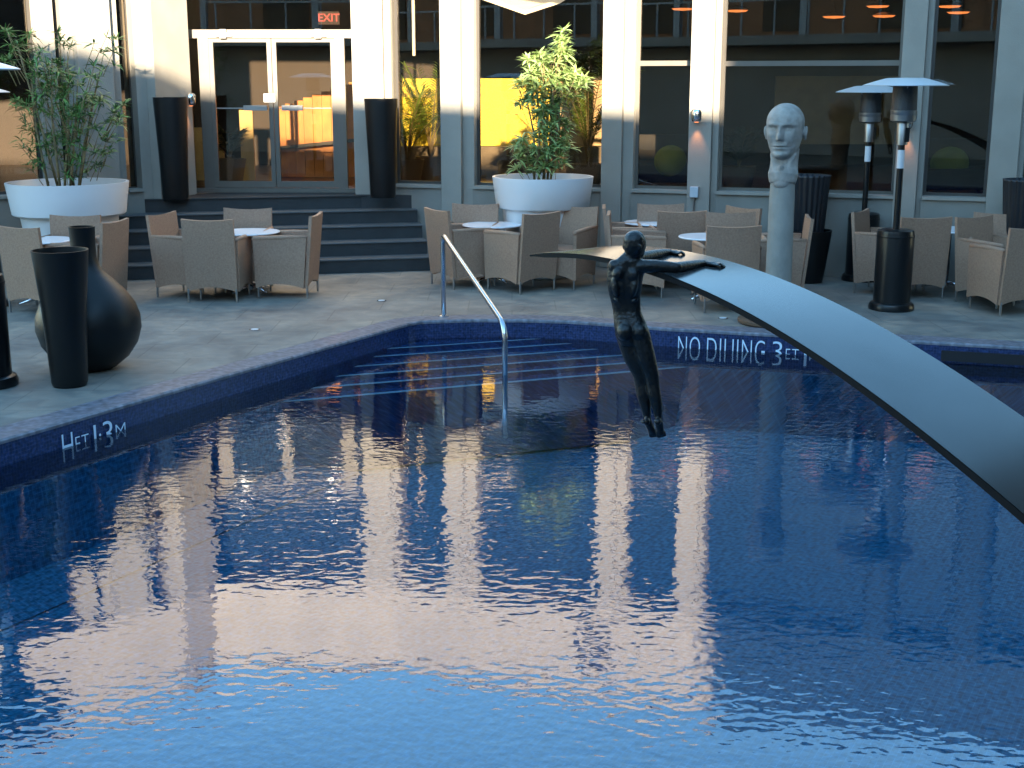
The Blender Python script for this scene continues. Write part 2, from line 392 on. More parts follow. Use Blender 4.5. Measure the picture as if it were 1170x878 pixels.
# pool walls and floor
POOL_Z = -1.05
V = []; F = []; L = 0; UV = []
wall_in = offset_poly(E2, .006)
for i in range(n):
    a = wall_in[i]; b = wall_in[(i + 1) % n]; l = (b - a).length
    V += [(a.x, a.y, -.025), (b.x, b.y, -.025), (b.x, b.y, -.36), (a.x, a.y, -.36)]
    UV += [(L, 0), (L + l, 0), (L + l, -.335), (L, -.335)]; F.append((4 * i, 4 * i + 1, 4 * i + 2, 4 * i + 3)); L += l
wobj = raw('pool_wall', V, F, M['tile_wall'], kind='structure')
lay = wobj.data.uv_layers.new(name='UVMap')
for p in wobj.data.polygons:
    for li in p.loop_indices: lay.data[li].uv = UV[wobj.data.loops[li].vertex_index]
cove = offset_poly(E2, -.42); V = [(p.x, p.y, -.36) for p in wall_in] + [(p.x, p.y, POOL_Z + .12) for p in offset_poly(E2, -.06)] + [(p.x, p.y, POOL_Z) for p in cove]
F = [tuple(range(2 * n, 3 * n))[::-1]] + [(r_ * n + i, r_ * n + (i + 1) % n, (r_ + 1) * n + (i + 1) % n, (r_ + 1) * n + i) for r_ in (0, 1) for i in range(n)]
raw('pool_floor', V, F, M['tile_floor'], kind='structure', uv=lambda co, i: (co.x * .47 + co.y * .883, co.y * .47 - co.x * .883 + co.z))
# corner steps under the water
def clip(P, a, b):
    """keep the part of P on the far-left side of the line a->b"""
    d = b - a; nrm = Vector((-d.y, d.x)); out = []
    for i in range(len(P)):
        p, q = P[i], P[(i + 1) % len(P)]; sp, sq = (p - a).dot(nrm), (q - a).dot(nrm)
        if sp >= 0: out.append(p)
        if sp * sq < 0: out.append(p.lerp(q, sp / (sp - sq)))
    return out
lines = [((452.6, 396), (614, 385.5)), ((432, 406), (653, 391)), ((405, 418), (696, 397)), ((379, 430), (740, 403.5)), ((352, 444), (784, 409.6)), ((325.4, 459.7), (829, 416))]
zs = [-.192 - .036 * k for k in range(7)]
for k, (pa, pb) in enumerate(lines):
    sh = Vector((0, -.12 + .02 * k)); a = G(*pa, zs[k]).xy + sh; b = G(*pb, zs[k]).xy + sh; d = (b - a).normalized()
    a2 = a - d * 3; b2 = a + d * 12
    P = clip([Vector(p) for p in wall_in], a2, b2)
    nrm = Vector((-d.y, d.x))
    ts = sorted((p - a).dot(d) for p in P if abs((p - a).dot(nrm)) < 1e-4)
    q0 = a + d * ts[0]; q1 = a + d * ts[-1]
    V = [(p.x, p.y, zs[k]) for p in P]; m0 = len(V); F = [tuple(range(m0))]
    V += [(q0.x, q0.y, zs[k]), (q1.x, q1.y, zs[k]), (q1.x, q1.y, (POOL_Z + .02 if k == 5 else zs[k + 1])), (q0.x, q0.y, (POOL_Z + .02 if k == 5 else zs[k + 1]))]
    F.append((m0, m0 + 1, m0 + 2, m0 + 3))
    st = raw('pool_step', V, F, M['tile_step'], kind='structure', uv=lambda co, i: (co.x + co.z, co.y + co.z))
    w_ = .038 + .004 * k; z_ = zs[k] + .004
    raw('step_edge', [(q0.x, q0.y, z_), (q1.x, q1.y, z_), (q1.x + nrm.x * w_, q1.y + nrm.y * w_, z_), (q0.x + nrm.x * w_, q0.y + nrm.y * w_, z_)], [(0, 1, 2, 3)], M['grout_light'], parent=st)
# water
raw('water', [(p.x, p.y, WATER) for p in offset_poly(E2, .003)], [tuple(range(n))[::-1]], M['water'], kind='structure')
# depth markings set in light tile on the pool wall
def marking(txt, pa, pb, size, zb):
    a = Vector(pa); b = Vector(pb); d = (b - a).normalized(); nrm = Vector((d.y, -d.x))
    cu = bpy.data.curves.new('depth_marking', 'FONT'); cu.body = txt; cu.size = size; cu.extrude = .001; cu.offset = -.003; cu.space_character = 1.12
    o = bpy.data.objects.new('depth_marking', cu)
    COL.objects.link(o); dg = bpy.context.evaluated_depsgraph_get(); me = bpy.data.meshes.new_from_object(o.evaluated_get(dg)); bpy.data.objects.remove(o)
    me.materials.clear(); me.materials.append(M['text'])
    o = bpy.data.objects.new('depth_marking', me); COL.objects.link(o); o.parent = wobj
    bq = bmesh.new(); bq.from_mesh(me); bmesh.ops.bisect_plane(bq, geom=bq.verts[:] + bq.edges[:] + bq.faces[:], plane_co=(0, WATER - .004 - zb, 0), plane_no=(0, -1, 0), clear_outer=True); bq.to_mesh(me); bq.free()
    xs = [v.co.x for v in me.vertices]; me.transform(Matrix.Translation((-min(xs), 0, 0))); squash = (b - a).length / (max(xs) - min(xs))
    X = Vector((d.x, d.y, 0)); Y = Vector((0, 0, 1)); Z = X.cross(Y)
    m = Matrix((X, Y, Z)).transposed().to_4x4(); m.translation = Vector((a.x, a.y, zb)) + Vector((nrm.x, nrm.y, 0)) * .010
    o.matrix_world = m @ Matrix.Diagonal((squash, 1, 1, 1))
    return o
def wall_pt(px, i, j, z=-.15):
    """point on wall segment edge[i]-edge[j] seen at photo column px"""
    a, b = Vector(edge[i]), Vector(edge[j]); lo, hi = 0., 1.
    f_ = lambda t: CX + FOC * (a.lerp(b, t)).x / ((a.lerp(b, t)).y * _c + (CAM_H - z) * _s) - px
    for _ in range(40):
        m_ = (lo + hi) / 2
        if (f_(lo) < 0) == (f_(m_) < 0): lo = m_
        else: hi = m_
    return a.lerp(b, lo)
for txt, xa, xb, i_, j_, sz, zo in (('NO', 775, 800, 11, 12, .27, .072), ('DIUING', 808, 874, 11, 12, .27, .072), ('3', 883, 893.5, 12, 13, .27, .072), ('FT', 898, 913, 12, 13, .17, .065), ('1', 919, 922, 12, 13, .27, .072), ('M', 925, 935, 12, 13, .17, .065),
        ('H', 70, 82, 2, 3, .27, .085), ('FT', 85, 100, 2, 3, .16, .055), ('1', 106.3, 108.6, 2, 3, .27, .085), ('.', 112, 114, 2, 3, .20, -.005), ('3', 117, 127, 2, 3, .27, .085), ('M', 131, 142, 2, 3, .16, .055)):
    def wp(x):
        for i2 in range(i_ - 1, j_ + 1):
            a_, b_ = Vector(edge[i2]), Vector(edge[i2 + 1]); f_ = lambda q: CX + FOC * q.x / (q.y * _c + (CAM_H + .15) * _s)
            if f_(a_) <= x <= f_(b_): return wall_pt(x, i2, i2 + 1)
    marking(txt, wp(xa), wp(xb), sz, WATER - zo)
# skimmer slot
a = wall_pt(1075, 13, 14); b = wall_pt(1137, 14, 15); d = (b - a).normalized(); nr = Vector((d.y, -d.x))
MB().prism([a + nr * .012, b + nr * .012, b - nr * .01, a - nr * .01], -.165, -.075).build('skimmer_slot', M['slot'], wobj)

# ------------------------------------------------------------------ hotel building
poly = [(-260, 13.9), (172, 16.5), (213, 17.2), (445, 17.15), (530, 16.85), (690, 16.4), (815, 16.0), (1040, 15.3), (1170, 14.9), (1500, 13.8)]
PV = [XY(px, Y) for px, Y in poly]
def FP(px):
    for i in range(len(poly) - 1):
        if px <= poly[i + 1][0] or i == len(poly) - 2: break
    a, b = PV[i], PV[i + 1]; lo, hi = -.5, 1.5
    g = lambda t: CX + FOC * a.lerp(b, t).x / (a.lerp(b, t).y * _c + (CAM_H - 1.5) * _s) - px
    for _ in range(50):
        m_ = (lo + hi) / 2
        if g(m_) < 0: lo = m_
        else: hi = m_
    return a.lerp(b, lo), (b - a).normalized()
hotel = thing('hotel_building', 'grey stucco hotel facade with tall dark windows, glazed double door and sunlit upper columns', 'building', (0, 16, 0))
HL = Vector((0, 16, 0))
def hb(mb, name, m, parent=hotel, **k):
    return mb.build(name, m, parent, loc=-HL if parent is hotel else None, **k)
def seg_prism(mb, x0, x1, front, back, z0, z1):
    (a, d0), (b, d1) = FP(x0), FP(x1); d = (b - a).normalized(); nr = Vector((d.y, -d.x))   # towards the courtyard
    mb.prism([a + nr * front, b + nr * front, b - nr * back, a - nr * back], z0, z1); return mb
ZT, ZR, ZS = 4.15, 5.35, .94
cols = [(-180, -135, 0), (52, 72, 0), (80, 92, 0), (92, 131, .12), (131, 143, 0), (160, 172, 0), (172, 213, .12), (405, 440, .05), (440, 448, -.03), (505, 528, .05), (528, 541, -.03), (688, 711, .05), (711, 723, -.03), (787, 813, .05), (813, 820, -.03),
        (1024, 1050, .05), (1050, 1057, -.03), (1131, 1164, .05), (1164, 1171, -.03), (1262, 1300, .05)]
for x0, x1, pr in cols:
    z0 = .84 if 140 < x0 < 500 else 0
    hb(seg_prism(MB(), x0, x1, pr, .34, z0, ZT), 'column', M['stucco'], bevel=.008)
wins = [(-135, 52), (72, 80), (143, 160), (448, 505), (541, 688), (723, 787), (820, 1024), (1057, 1131), (1171, 1262)]
for x0, x1 in wins:
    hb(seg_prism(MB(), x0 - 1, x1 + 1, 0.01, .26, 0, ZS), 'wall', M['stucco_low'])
    hb(seg_prism(MB(), x0, x1, .05, .26, ZS, ZS + .035), 'window_sill', M['stucco'])
    mb = MB(); fw = 4
    wide = (x1 - x0) > 30
    (a, _), (b, _) = FP(x0), FP(x1); d = (b - a).normalized(); nr = Vector((d.y, -d.x)); ln = (b - a).length
    def bar(s0, s1, z0, z1, dep=.05):
        mb.prism([a + d * s0 - nr * .16, a + d * s1 - nr * .16, a + d * s1 - nr * (.16 + dep), a + d * s0 - nr * (.16 + dep)], z0, z1)
    t_ = .035 if wide else .012
    bar(0, t_, ZS + .035, ZT); bar(ln - t_, ln, ZS + .035, ZT); bar(t_, ln - t_, ZS + .035, ZS + .035 + t_); bar(t_, ln - t_, ZT - t_, ZT)
    if x0 in (723, 820):
        zz = Q((x0 + x1) / 2, 72.5, a.lerp(b, .5).y + .15).z
        bar(t_, ln - t_, zz - .03, zz + .03, .07)
    fr = hb(mb, 'window', M['frame'] if x0 in (723, 820) else M['dark_frame'])
    pm = MB(); pm.prism([a + d * t_ - nr * .18, b - d * t_ - nr * .18, b - d * t_ - nr * .19, a + d * t_ - nr * .19], ZS + .04 + t_, ZT - t_)
    pm.build('pane', M['glass'], fr)
# upper wall (parapet) with coping
def path_prism(mb, P, front, back, z0, z1):
    n_ = len(P); A = []; B = []
    for i in range(n_):
        d1 = (P[i] - P[i - 1]).normalized() if i else (P[1] - P[0]).normalized()
        d2 = (P[i + 1] - P[i]).normalized() if i < n_ - 1 else d1
        m_ = (Vector((d1.y, -d1.x)) + Vector((d2.y, -d2.x))).normalized(); k = 1 / max(.5, m_.dot(Vector((d1.y, -d1.x))))
        A.append(P[i] + m_ * front * k); B.append(P[i] - m_ * back * k)
    mb.prism(A + B[::-1], z0, z1); return mb
# the parapet polygon is concave; build it as quads per segment
def strip(mb, P, front, back, z0, z1):
    for i in range(len(P) - 1):
        d = (P[i + 1] - P[i]).normalized(); nr = Vector((d.y, -d.x)); e = d * .001
        mb.prism([P[i] + nr * front + e, P[i + 1] + nr * front - e, P[i + 1] - nr * back - e, P[i] - nr * back + e], z0, z1)
    return mb
PP = [PV[0], PV[1], PV[2], PV[3], PV[4], PV[5], PV[6], PV[7], PV[8], PV[9]]
hb(strip(MB(), PP, .07, .5, ZT, ZR), 'upper_wall', M['stucco_sunlit'])
hb(strip(MB(), PP, .12, .55, ZR, ZR + .08), 'parapet_cap', M['stucco'])
# small louvre on the upper wall
(a, d) = FP(688); nr = Vector((d.y, -d.x))
mb = MB()
for k in range(7): mb.box((a.x + nr.x * .09, a.y + nr.y * .09, 4.62 + k * .05), (.42, .05, .02), math.atan2(d.y, d.x), rx=.5)
mb.box((a.x + nr.x * .075, a.y + nr.y * .075, 4.77), (.46, .03, .38), math.atan2(d.y, d.x))
hb(mb, 'louvre', M['dark_frame'])
# door unit
DY = .25
(a, _), (b, _) = FP(213), FP(405); d = (b - a).normalized(); nr = Vector((d.y, -d.x)); ln = (b - a).length
ang = math.atan2(d.y, d.x)
def dpt(px):   # distance along the door wall of a photo column
    return (FP(px)[0] - a).dot(d)
def dz(py): return Q(309, py, a.y + DY).z
def dbox(mb, x0, x1, z0, z1, f=0, t=.08):
    s0, s1 = dpt(x0), dpt(x1)
    mb.prism([a + d * s0 - nr * (DY - f), a + d * s1 - nr * (DY - f), a + d * s1 - nr * (DY - f + t), a + d * s0 - nr * (DY - f + t)], z0, z1); return mb
zt0, zt1, zb = dz(43), dz(34), .90
mb = MB(); dbox(mb, 211, 407, zt0 - .01, zt1); dbox(mb, 211, 215, zb, zt0 - .01); dbox(mb, 226, 238, zb, zt0 - .01); dbox(mb, 382, 393, zb, zt0 - .01); dbox(mb, 403, 407, zb, zt0 - .01)
dbox(mb, 211, 407, .845, zb, .05, .3)
dfr = hb(mb, 'door_frame', M['frame'])
hb(dbox(MB(), 211, 407, ZT - .05, ZT), 'door_header', M['frame'])
mb = MB(); dbox(mb, 215, 403, zt1, ZT - .05, -.03, .01); mb.build('transom_pane', M['glass'], dfr)
for x0, x1 in ((215, 226), (393, 403)):
    mb = MB(); dbox(mb, x0, x1, zb, zt0 - .01, -.03, .01); mb.build('sidelight_pane', M['glass'], dfr)
for x0, x1 in ((238, 309.3), (310, 382)):
    mb = MB(); dbox(mb, x0, x0 + 5, zb + .005, zt0 - .015, -.01, .05); dbox(mb, x1 - 5, x1, zb + .005, zt0 - .015, -.01, .05)
    dbox(mb, x0 + 5, x1 - 5, zb + .005, zb + .09, -.01, .05); dbox(mb, x0 + 5, x1 - 5, zt0 - .06, zt0 - .015, -.01, .05)
    dr = hb(mb, 'door', M['frame'])
    mb = MB(); dbox(mb, x0 + 5, x1 - 5, zb + .09, zt0 - .06, -.03, .01); mb.build('pane', M['glass'], dr)
    hx = (276, 303) if x0 < 300 else (320, 344)
    mb = MB(); dbox(mb, hx[0], hx[1], dz(126.5), dz(120.5), .05, .03); dbox(mb, hx[0] + 2, hx[0] + 4, dz(125), dz(122), .02, .03); dbox(mb, hx[1] - 4, hx[1] - 2, dz(125), dz(122), .02, .03)
    mb.build('push_bar', M['brushed'], dr)
    mb = MB(); dbox(mb, x0 + 6, x1 - 6, dz(124.5), dz(123.2), .0, .012); mb.build('door_rail', M['brushed'], dr)
    cxp = 257 if x0 < 300 else 365
    mb = MB(); dbox(mb, cxp - 9, cxp + 9, dz(42), dz(37.5), .05, .05); dbox(mb, cxp - 4, cxp + 3, dz(44), dz(34), .07, .04); mb.build('door_closer', M['brushed'], dr)
mb = MB(); dbox(mb, 299, 312, dz(117), dz(107.5), .012, .01); mb.build('door_notice', M['paper'], dfr)
# wall lamps on the columns (each a fixture of its own)
def wall_lamp(px, py, label, cone=True):
    p, d = FP(px); nr = Vector((d.y, -d.x)); z = Q(px, py, p.y - .1).z
    c = p + nr * (.05 if px > 300 else .12)
    t = thing('wall_lamp', label, 'wall lamp', (c.x, c.y, z), math.atan2(d.y, d.x), 'small steel lamps on the columns')
    MB().box((0, -.02, 0), (.05, .04, .05)).build('bracket', M['brushed'], t)
    MB().lathe([(.02, -.09), (.052, -.08), (.062, -.05), (.064, .02), (.055, .055), (.02, .07)], (0, -.085, 0), 20).build('lamp_head', M['chrome'], t, smooth=True)
    MB().lathe([(.005, -.0915), (.03, -.0915), (.03, -.093), (.005, -.093)], (0, -.085, 0), 16).build('bulb', M['lamp_glow'], t)
    l = bpy.data.lights.new('lamp_light', 'SPOT'); l.energy = 1.2; l.color = (1, .38, .12); l.spot_size = R(60); l.spot_blend = .9; l.shadow_soft_size = .02
    lo = bpy.data.objects.new('lamp_light', l); COL.objects.link(lo); lo.parent = t; lo.location = (0, -.075, -.11)
    lo.rotation_euler = (R(12), 0, 0)
wall_lamp(797, 131, 'small round steel wall lamp on the half sunlit column beside the stone head')
wall_lamp(1035, 139, 'small steel wall lamp with orange glow on the grey column behind the front heater')
wall_lamp(205, 113, 'small steel wall lamp on the sunlit column beside the left of the glazed door')
# interior
def ibox(name, m, x0, x1, y0, y1, Y, t=.1, parent=hotel, **k):
    p0 = Q(x0, (y0 + y1) / 2, Y); p1 = Q(x1, (y0 + y1) / 2, Y); z1 = Q((x0 + x1) / 2, y0, Y).z; z0 = Q((x0 + x1) / 2, y1, Y).z
    return hb(MB().box(((p0.x + p1.x) / 2, Y + t / 2, (z0 + z1) / 2), (p1.x - p0.x, t, z1 - z0)), name, m, parent, **k)
hb(MB().prism([(-9, 14.3), (-8.2, 14.3), (-4.2, 17.0), (-3.8, 17.5), (-1.4, 17.5), (2.6, 16.4), (6, 15.3), (9, 14.4), (10, 23.5), (-9, 23.5)], .6, .845), 'interior_floor', M['int_floor'])
hb(MB().prism([(-9, 14.4), (-8.2, 14.4), (-4.2, 17.0), (-3.8, 17.6), (-1.4, 17.6), (2.6, 16.6), (6, 15.5), (9, 14.6), (10, 23.5), (-9, 23.5)], ZT, ZT + .2), 'interior_ceiling', M['int_ceiling'])
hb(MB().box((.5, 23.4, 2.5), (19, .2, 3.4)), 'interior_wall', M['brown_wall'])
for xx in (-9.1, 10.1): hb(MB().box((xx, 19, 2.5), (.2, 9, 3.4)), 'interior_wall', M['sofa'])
# orange panelled wall seen through the right door leaf; sloping top shaped as the edge of the sunlight
X0 = Q(316, 150, 20.2).x; X1 = Q(410, 150, 20.2).x
mb = MB()
for k in range(9):
    hh_ = 1.05 + .045 * k; mb.box((X0 + (X1 - X0) * (k + .5) / 9, 20.25, .85 + hh_ / 2), ((X1 - X0) / 9 - .004, .06 + .008 * (k % 2), hh_))
mb.box(((X0 + X1) / 2, 20.32, 1.35), (X1 - X0, .05, 1.0)); hb(mb, 'sunlit_timber', M['orange'])
hb(MB().box(((X0 + X1) / 2, 20.1, 1.35), (X1 - X0, .06, .05), ry=-.10), 'shadow_edge_bar', M['dark_frame'])  # dark bar tilted to stand for the slanting shadow edge on the orange wall
for xa, xb, ya in ((275, 290, 126), (214, 232, 146), (238, 256, 148)):
    ibox('beige_panel', M['sunlit_gold'], xa, xb, ya, 213, 19.6, .05)  # sunlit strips of the inside wall, built as bright panels
ibox('amber_curtain', M['orange'], 148, 163, 122, 185, 19.0, .05)
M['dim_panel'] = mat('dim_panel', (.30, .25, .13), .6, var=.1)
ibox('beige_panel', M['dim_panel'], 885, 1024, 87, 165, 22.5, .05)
ibox('beige_panel', M['beige'], 640, 700, 92, 190, 20.9, .05)
# yellow lettered panel: raised rows of small strokes
yp = ibox('yellow_panel', M['yellow'], 446, 628, 90, 168, 20.6, .06)
ibox('bench_plinth', M['bench'], 446, 690, 168, 222, 20.2, .4)

# things inside
t = thing('pendant_lamp', 'thin white tube pendant hanging behind the window left of the bright column', 'pendant lamp', Q(473, 64, 19.0))
MB().tube([(0, 0, 0), (0, 0, 1.1)], .022, 12).build('tube', M['tube_glow'], t); MB().tube([(0, 0, 1.1), (0, 0, 1.9)], .004, 6).build('cord', M['dark_frame'], t)
p = Q(376, 21, 19.2)
t = thing('exit_sign', 'red lit EXIT sign hanging inside above the right door leaf', 'exit sign', p)
MB().box((0, 0, 0), (.30, .06, .18), 0).build('sign_box', M['exit_box'], t, bevel=.006)
cu = bpy.data.curves.new('lettering', 'FONT'); cu.body = 'EXIT'; cu.size = .15; cu.extrude = .002; cu.offset = .003; cu.align_x = 'CENTER'; cu.align_y = 'CENTER'
o = bpy.data.objects.new('lettering', cu); COL.objects.link(o); dg = bpy.context.evaluated_depsgraph_get(); me = bpy.data.meshes.new_from_object(o.evaluated_get(dg)); bpy.data.objects.remove(o)
me.materials.clear(); me.materials.append(M['exit_red']); o = bpy.data.objects.new('lettering', me); COL.objects.link(o); o.parent = t; o.location = (0, -.035, 0); o.rotation_euler = (math.pi / 2, 0, 0)
p = Q(590, 8, 19.3)
t = thing('ceiling_canopy', 'pale angular ceiling panel, its brightness added as a glow, at the top of the wide window', 'ceiling panel')
cp = [Q(540, -4, 19.3), Q(600, 17, 19.3), Q(640, 4, 19.6), Q(655, -6, 20.2), Q(560, -10, 20.2)]
V = [tuple(q) for q in cp] + [(q.x, q.y, q.z + .06) for q in cp]
raw('panel', V, [(0, 1, 2, 3, 4), (9, 8, 7, 6, 5)] + [(i, (i + 1) % 5, (i + 1) % 5 + 5, i + 5) for i in range(5)], M['canopy_glow'], parent=t)
lampdesc = {(953, 19): 'upper window left of the heaters, lower of its pair', (1003, 7): 'upper window above the rear heater, higher one', (1010, 18): 'upper window above the rear heater, lower one', (1085, 7): 'window right of the front heater, higher one', (1095, 14): 'window right of the front heater, lower one', (780, 10): 'narrow window left of the wall lamp column', (842, 12): 'wide window above the stone head'}
proto = None
for (px, py), dsc in lampdesc.items():
    p = Q(px, py, 19.5 + (px % 7) * .12)
    lab = 'orange disc lamp in the ' + dsc
    if proto is None:
        proto = thing('disc_lamp', lab, 'ceiling lamp', p, 0, 'orange lamps inside the restaurant')
        MB().lathe([(.02, .05), (.10, .035), (.17, .005), (.17, 0), (.02, .0)], (0, 0, 0), 24).build('shade', M['dark_frame'], proto, smooth='auto')
        MB().lathe([(.01, -.001), (.16, -.001), (.13, -.02), (.01, -.03)], (0, 0, 0), 24).build('diffuser', M['lamp_glow'], proto)
        MB().tube([(0, 0, .05), (0, 0, .75)], .005, 6).build('cord', M['dark_frame'], proto)
    else: dup(proto, p, 0, lab, 'orange lamps inside the restaurant')

def cushion(px, py, Y, wd, label):
    p = Q(px, py, Y)
    t = thing('cushion', label, 'cushion', (p.x, p.y, p.z), .2)
    mb = MB(); mb.ell((0, 0, 0), (wd, .12, .20), seg=18); o = mb.build('pad', M['green_cushion'], t, smooth=True)
    MB().tube([(wd * math.cos(u) * 1.0, 0, .20 * math.sin(u)) for u in [k * math.pi / 12 for k in range(25)]], .007, 6).build('piping', M['green_cushion'], t)
def sofa(px, py, Y, wd, label):
    p = Q(px, py, Y); t = thing('sofa', label, 'sofa', (p.x, p.y, .845))
    MB().box((0, 0, .24), (wd, .8, .26)).build('seat', M['sofa'], t, bevel=.03)
    MB().box((0, .36, .5), (wd, .18, .42), rx=-.15).build('backrest', M['sofa'], t, bevel=.03)
    for s in (-1, 1): MB().box((s * (wd / 2 + .06), 0, .34), (.14, .84, .42)).build('armrest', M['sofa'], t, bevel=.03)
    for s in (-1, 1):
        for q in (-1, 1): MB().box((s * wd * .45, q * .33, .055), (.05, .05, .11)).build('leg', M['dark_frame'], t)
sofa(1090, 205, 16.8, 1.0, 'dark sofa inside the window right of the front heater'); cushion(1085, 187, 16.55, .26, 'olive green cushion in the window right of the front heater')
sofa(765, 200, 18.0, 1.0, 'dark sofa inside the narrow window beside the lamp column'); cushion(766, 184, 17.6, .22, 'olive green cushion in the narrow window beside the lamp column')

# entrance steps (dark) and platform
st = thing('entrance_steps', 'dark painted flight of five wide steps leading up to the glazed door', 'steps', (-3, 16, 0))
sa = G(135, 320.5).xy; sb = G(494, 309).xy; dd = (sb - sa).normalized(); nn = Vector((-dd.y, dd.x))
OFF = Vector((-3, 16))
def rel(p): return (p.x - OFF.x, p.y - OFF.y)
for k in range(5):
    A = sa + nn * (.29 * k) - dd * .05; B = sb + nn * (.29 * k) - dd * (.012 * k); z0, z1 = .168 * k, .168 * (k + 1)
    back = nn * (.34 if k < 4 else .75)
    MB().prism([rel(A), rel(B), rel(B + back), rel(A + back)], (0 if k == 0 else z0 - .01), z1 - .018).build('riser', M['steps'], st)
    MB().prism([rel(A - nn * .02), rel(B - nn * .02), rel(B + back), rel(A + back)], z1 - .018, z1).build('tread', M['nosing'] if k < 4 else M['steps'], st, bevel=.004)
# side infill of the stair mass up to the wall
P4 = [sa + nn * 1.85, sb + nn * 1.85, FP(500)[0] + Vector((0, .1)), FP(120)[0] + Vector((0, .9))]
MB().prism([rel(Vector(p)) for p in P4], 0, .838).build('landing', M['steps'], st)
# flank of the stair on the left
MB().prism([rel(sa - dd * .05), rel(sa - dd * .05 + nn * 1.9), rel(sa - dd * .17 + nn * 1.9), rel(sa - dd * .17)], 0, .70).build('flank_wall', M['stucco_low'], st)

# ------------------------------------------------------------------ opposite wing, behind the viewer (throws the shade; seen in the glass)
ow = thing('opposite_wing', 'hotel wing across the courtyard seen mirrored in the upper windows', 'building', (0, -9, 0))
def ob(mb, nme, m): return mb.build(nme, m, ow, loc=(0, 9, 0))
ob(MB().prism([(-40, -14), (4.6, -14), (4.6, -9.6), (-40, -9.6)], 0, 3.4), 'ground_floor_wall', M['concrete'])
ob(MB().prism([(-40, -14), (4.6, -14), (4.6, -9.4), (-40, -9.4)], 3.7, 7.2), 'upper_floor_wall', M['brick'])
ob(MB().box((-17.98, -10.9, 3.55), (44.04, 5.8, .28)), 'balcony_slab', M['concrete'])
mb = MB(); bz = lambda x: 8.6 - .095 * (x + 3.3)
V = [(-40, -14, 7.2), (4.6, -14, 7.2), (4.6, -8.0, 7.2), (-40, -8.0, 7.2), (-40, -14, 8.9), (4.6, -14, bz(4.6)), (4.6, -8, bz(4.6)), (-3.7, -8, bz(-3.7)), (-40, -8, 8.9)]
o = raw('roof', [Vector(v) + Vector((0, 9, 0)) for v in V], [(0, 3, 2, 1), (4, 5, 6, 7, 8), (3, 8, 7, 6, 2), (0, 1, 5, 4), (1, 2, 6, 5), (0, 4, 8, 3)], M['concrete'], parent=ow)
mb = MB(); mb.box((-17.98, -8.05, 4.75), (44.04, .05, .06))
for k in range(39): mb.box((-39.5 + k * 1.12, -8.05, 4.2), (.05, .05, 1.05))
ob(mb, 'railing', M['rail'])
for k in range(12): ob(MB().box((-36 + k * 3.6, -8.15, 5.4), (.22, .22, 3.5)), 'balcony_post', M['rail'])
for k in range(11): ob(MB().box((-35 + k * 3.8, -9.36, 5.0), (1.5, .06, 2.3)), 'balcony_window', M['black_paint'])
tw = thing('stair_tower', 'tall plain tower of the hotel across the courtyard that shades the facade', 'building', (11, -10, 0))
MB().prism([(4.63 - 11, -4), (44 - 11, -4), (44 - 11, 2), (4.63 - 11, 2)], 0, 12.5).build('wall', M['concrete'], tw)
for k in range(3):
    for j in range(10): MB().box((6.6 - 11 + j * 3.6, 2.01, 2.6 + k * 3.3), (1.4, .05, 1.7)).build('window', M['black_paint'], tw)
MB().box((24.34 - 11, -1, 12.58), (39.4, 6.4, .16)).build('roof', M['concrete'], tw)

rw = thing('added_side_block', 'added unseen brown block beyond the right edge that darkens what the plank mirrors', 'building', (14, 4, 0))  # added block out of view; darkens the reflection on the lower plank
MB().prism([(-3, -9), (8, -9), (8, 9.2), (-3, 9.2)], 0, 14).build('wall', M['brown_render'], rw)
MB().box((2.5, .1, 14.08), (11.4, 18.6, .16)).build('roof', M['concrete'], rw)
for k in range(4):
    for j in range(5): MB().box((-3.01, -7.2 + j * 3.1, 1.8 + k * 3.0), (.05, 1.5, 1.8)).build('window', M['black_paint'], rw)

# ------------------------------------------------------------------ plank and bronze figure
PX0, PY0, PTH = .0742, 5.5552, .88
def plank_h(t): return 1.5395 + .1711 * t - .2301 * t * t + .022 * t ** 3
def plank_pt(t, u):
    """u 0 near edge .. 1 far edge"""
    wd = .38 * (1 + .1805 * t) * u
    return Vector((PX0 + t * math.cos(PTH) + wd * math.sin(PTH), PY0 - t * math.sin(PTH) + wd * math.cos(PTH), plank_h(t)))
pl = thing('arched_plank', 'long glossy black plank arching out of the water over the pool to a thin tip', 'plank sculpture', plank_pt(0, .5))
PO = plank_pt(0, .5)
N = 110; V = []; F = []; TM = 5.3
for i in range(N + 1):
    t = TM * i / N; th = .017 + .0035 * t
    tt = Vector((math.cos(PTH), -math.sin(PTH), (plank_h(t + .01) - plank_h(t - .01)) / .02)).normalized()
    nrm = Vector((0, 0, 1)) - tt * tt.z; nrm.normalize()
    th = min(th, .007 + t * .10)
    for u in (0, 1):
        p = plank_pt(t, u); V += [p - PO, p - PO - nrm * th]
    
for i in range(N):
    a, b = 4 * i, 4 * (i + 1)
    F += [(a + 1, b + 1, b + 3, a + 3), (a, b, b + 1, a + 1), (a + 2, a + 3, b + 3, b + 2)]
F += [(0, 1, 3, 2), (4 * N, 4 * N + 2, 4 * N + 3, 4 * N + 1)]
raw('underside', V, F, M['plank_edge'], parent=pl)
V2 = []; F2 = []
for i in range(N + 1):
    t = TM * i / N
    for u in range(7):
        p = plank_pt(t, .004 + .992 * u / 6) - PO; V2.append((p.x, p.y, p.z + .0015))
for i in range(N):
    for u in range(6): F2.append((i * 7 + u, i * 7 + u + 1, (i + 1) * 7 + u + 1, (i + 1) * 7 + u))
raw('deck_board', V2, F2, M['plank'], parent=pl, smooth=True)

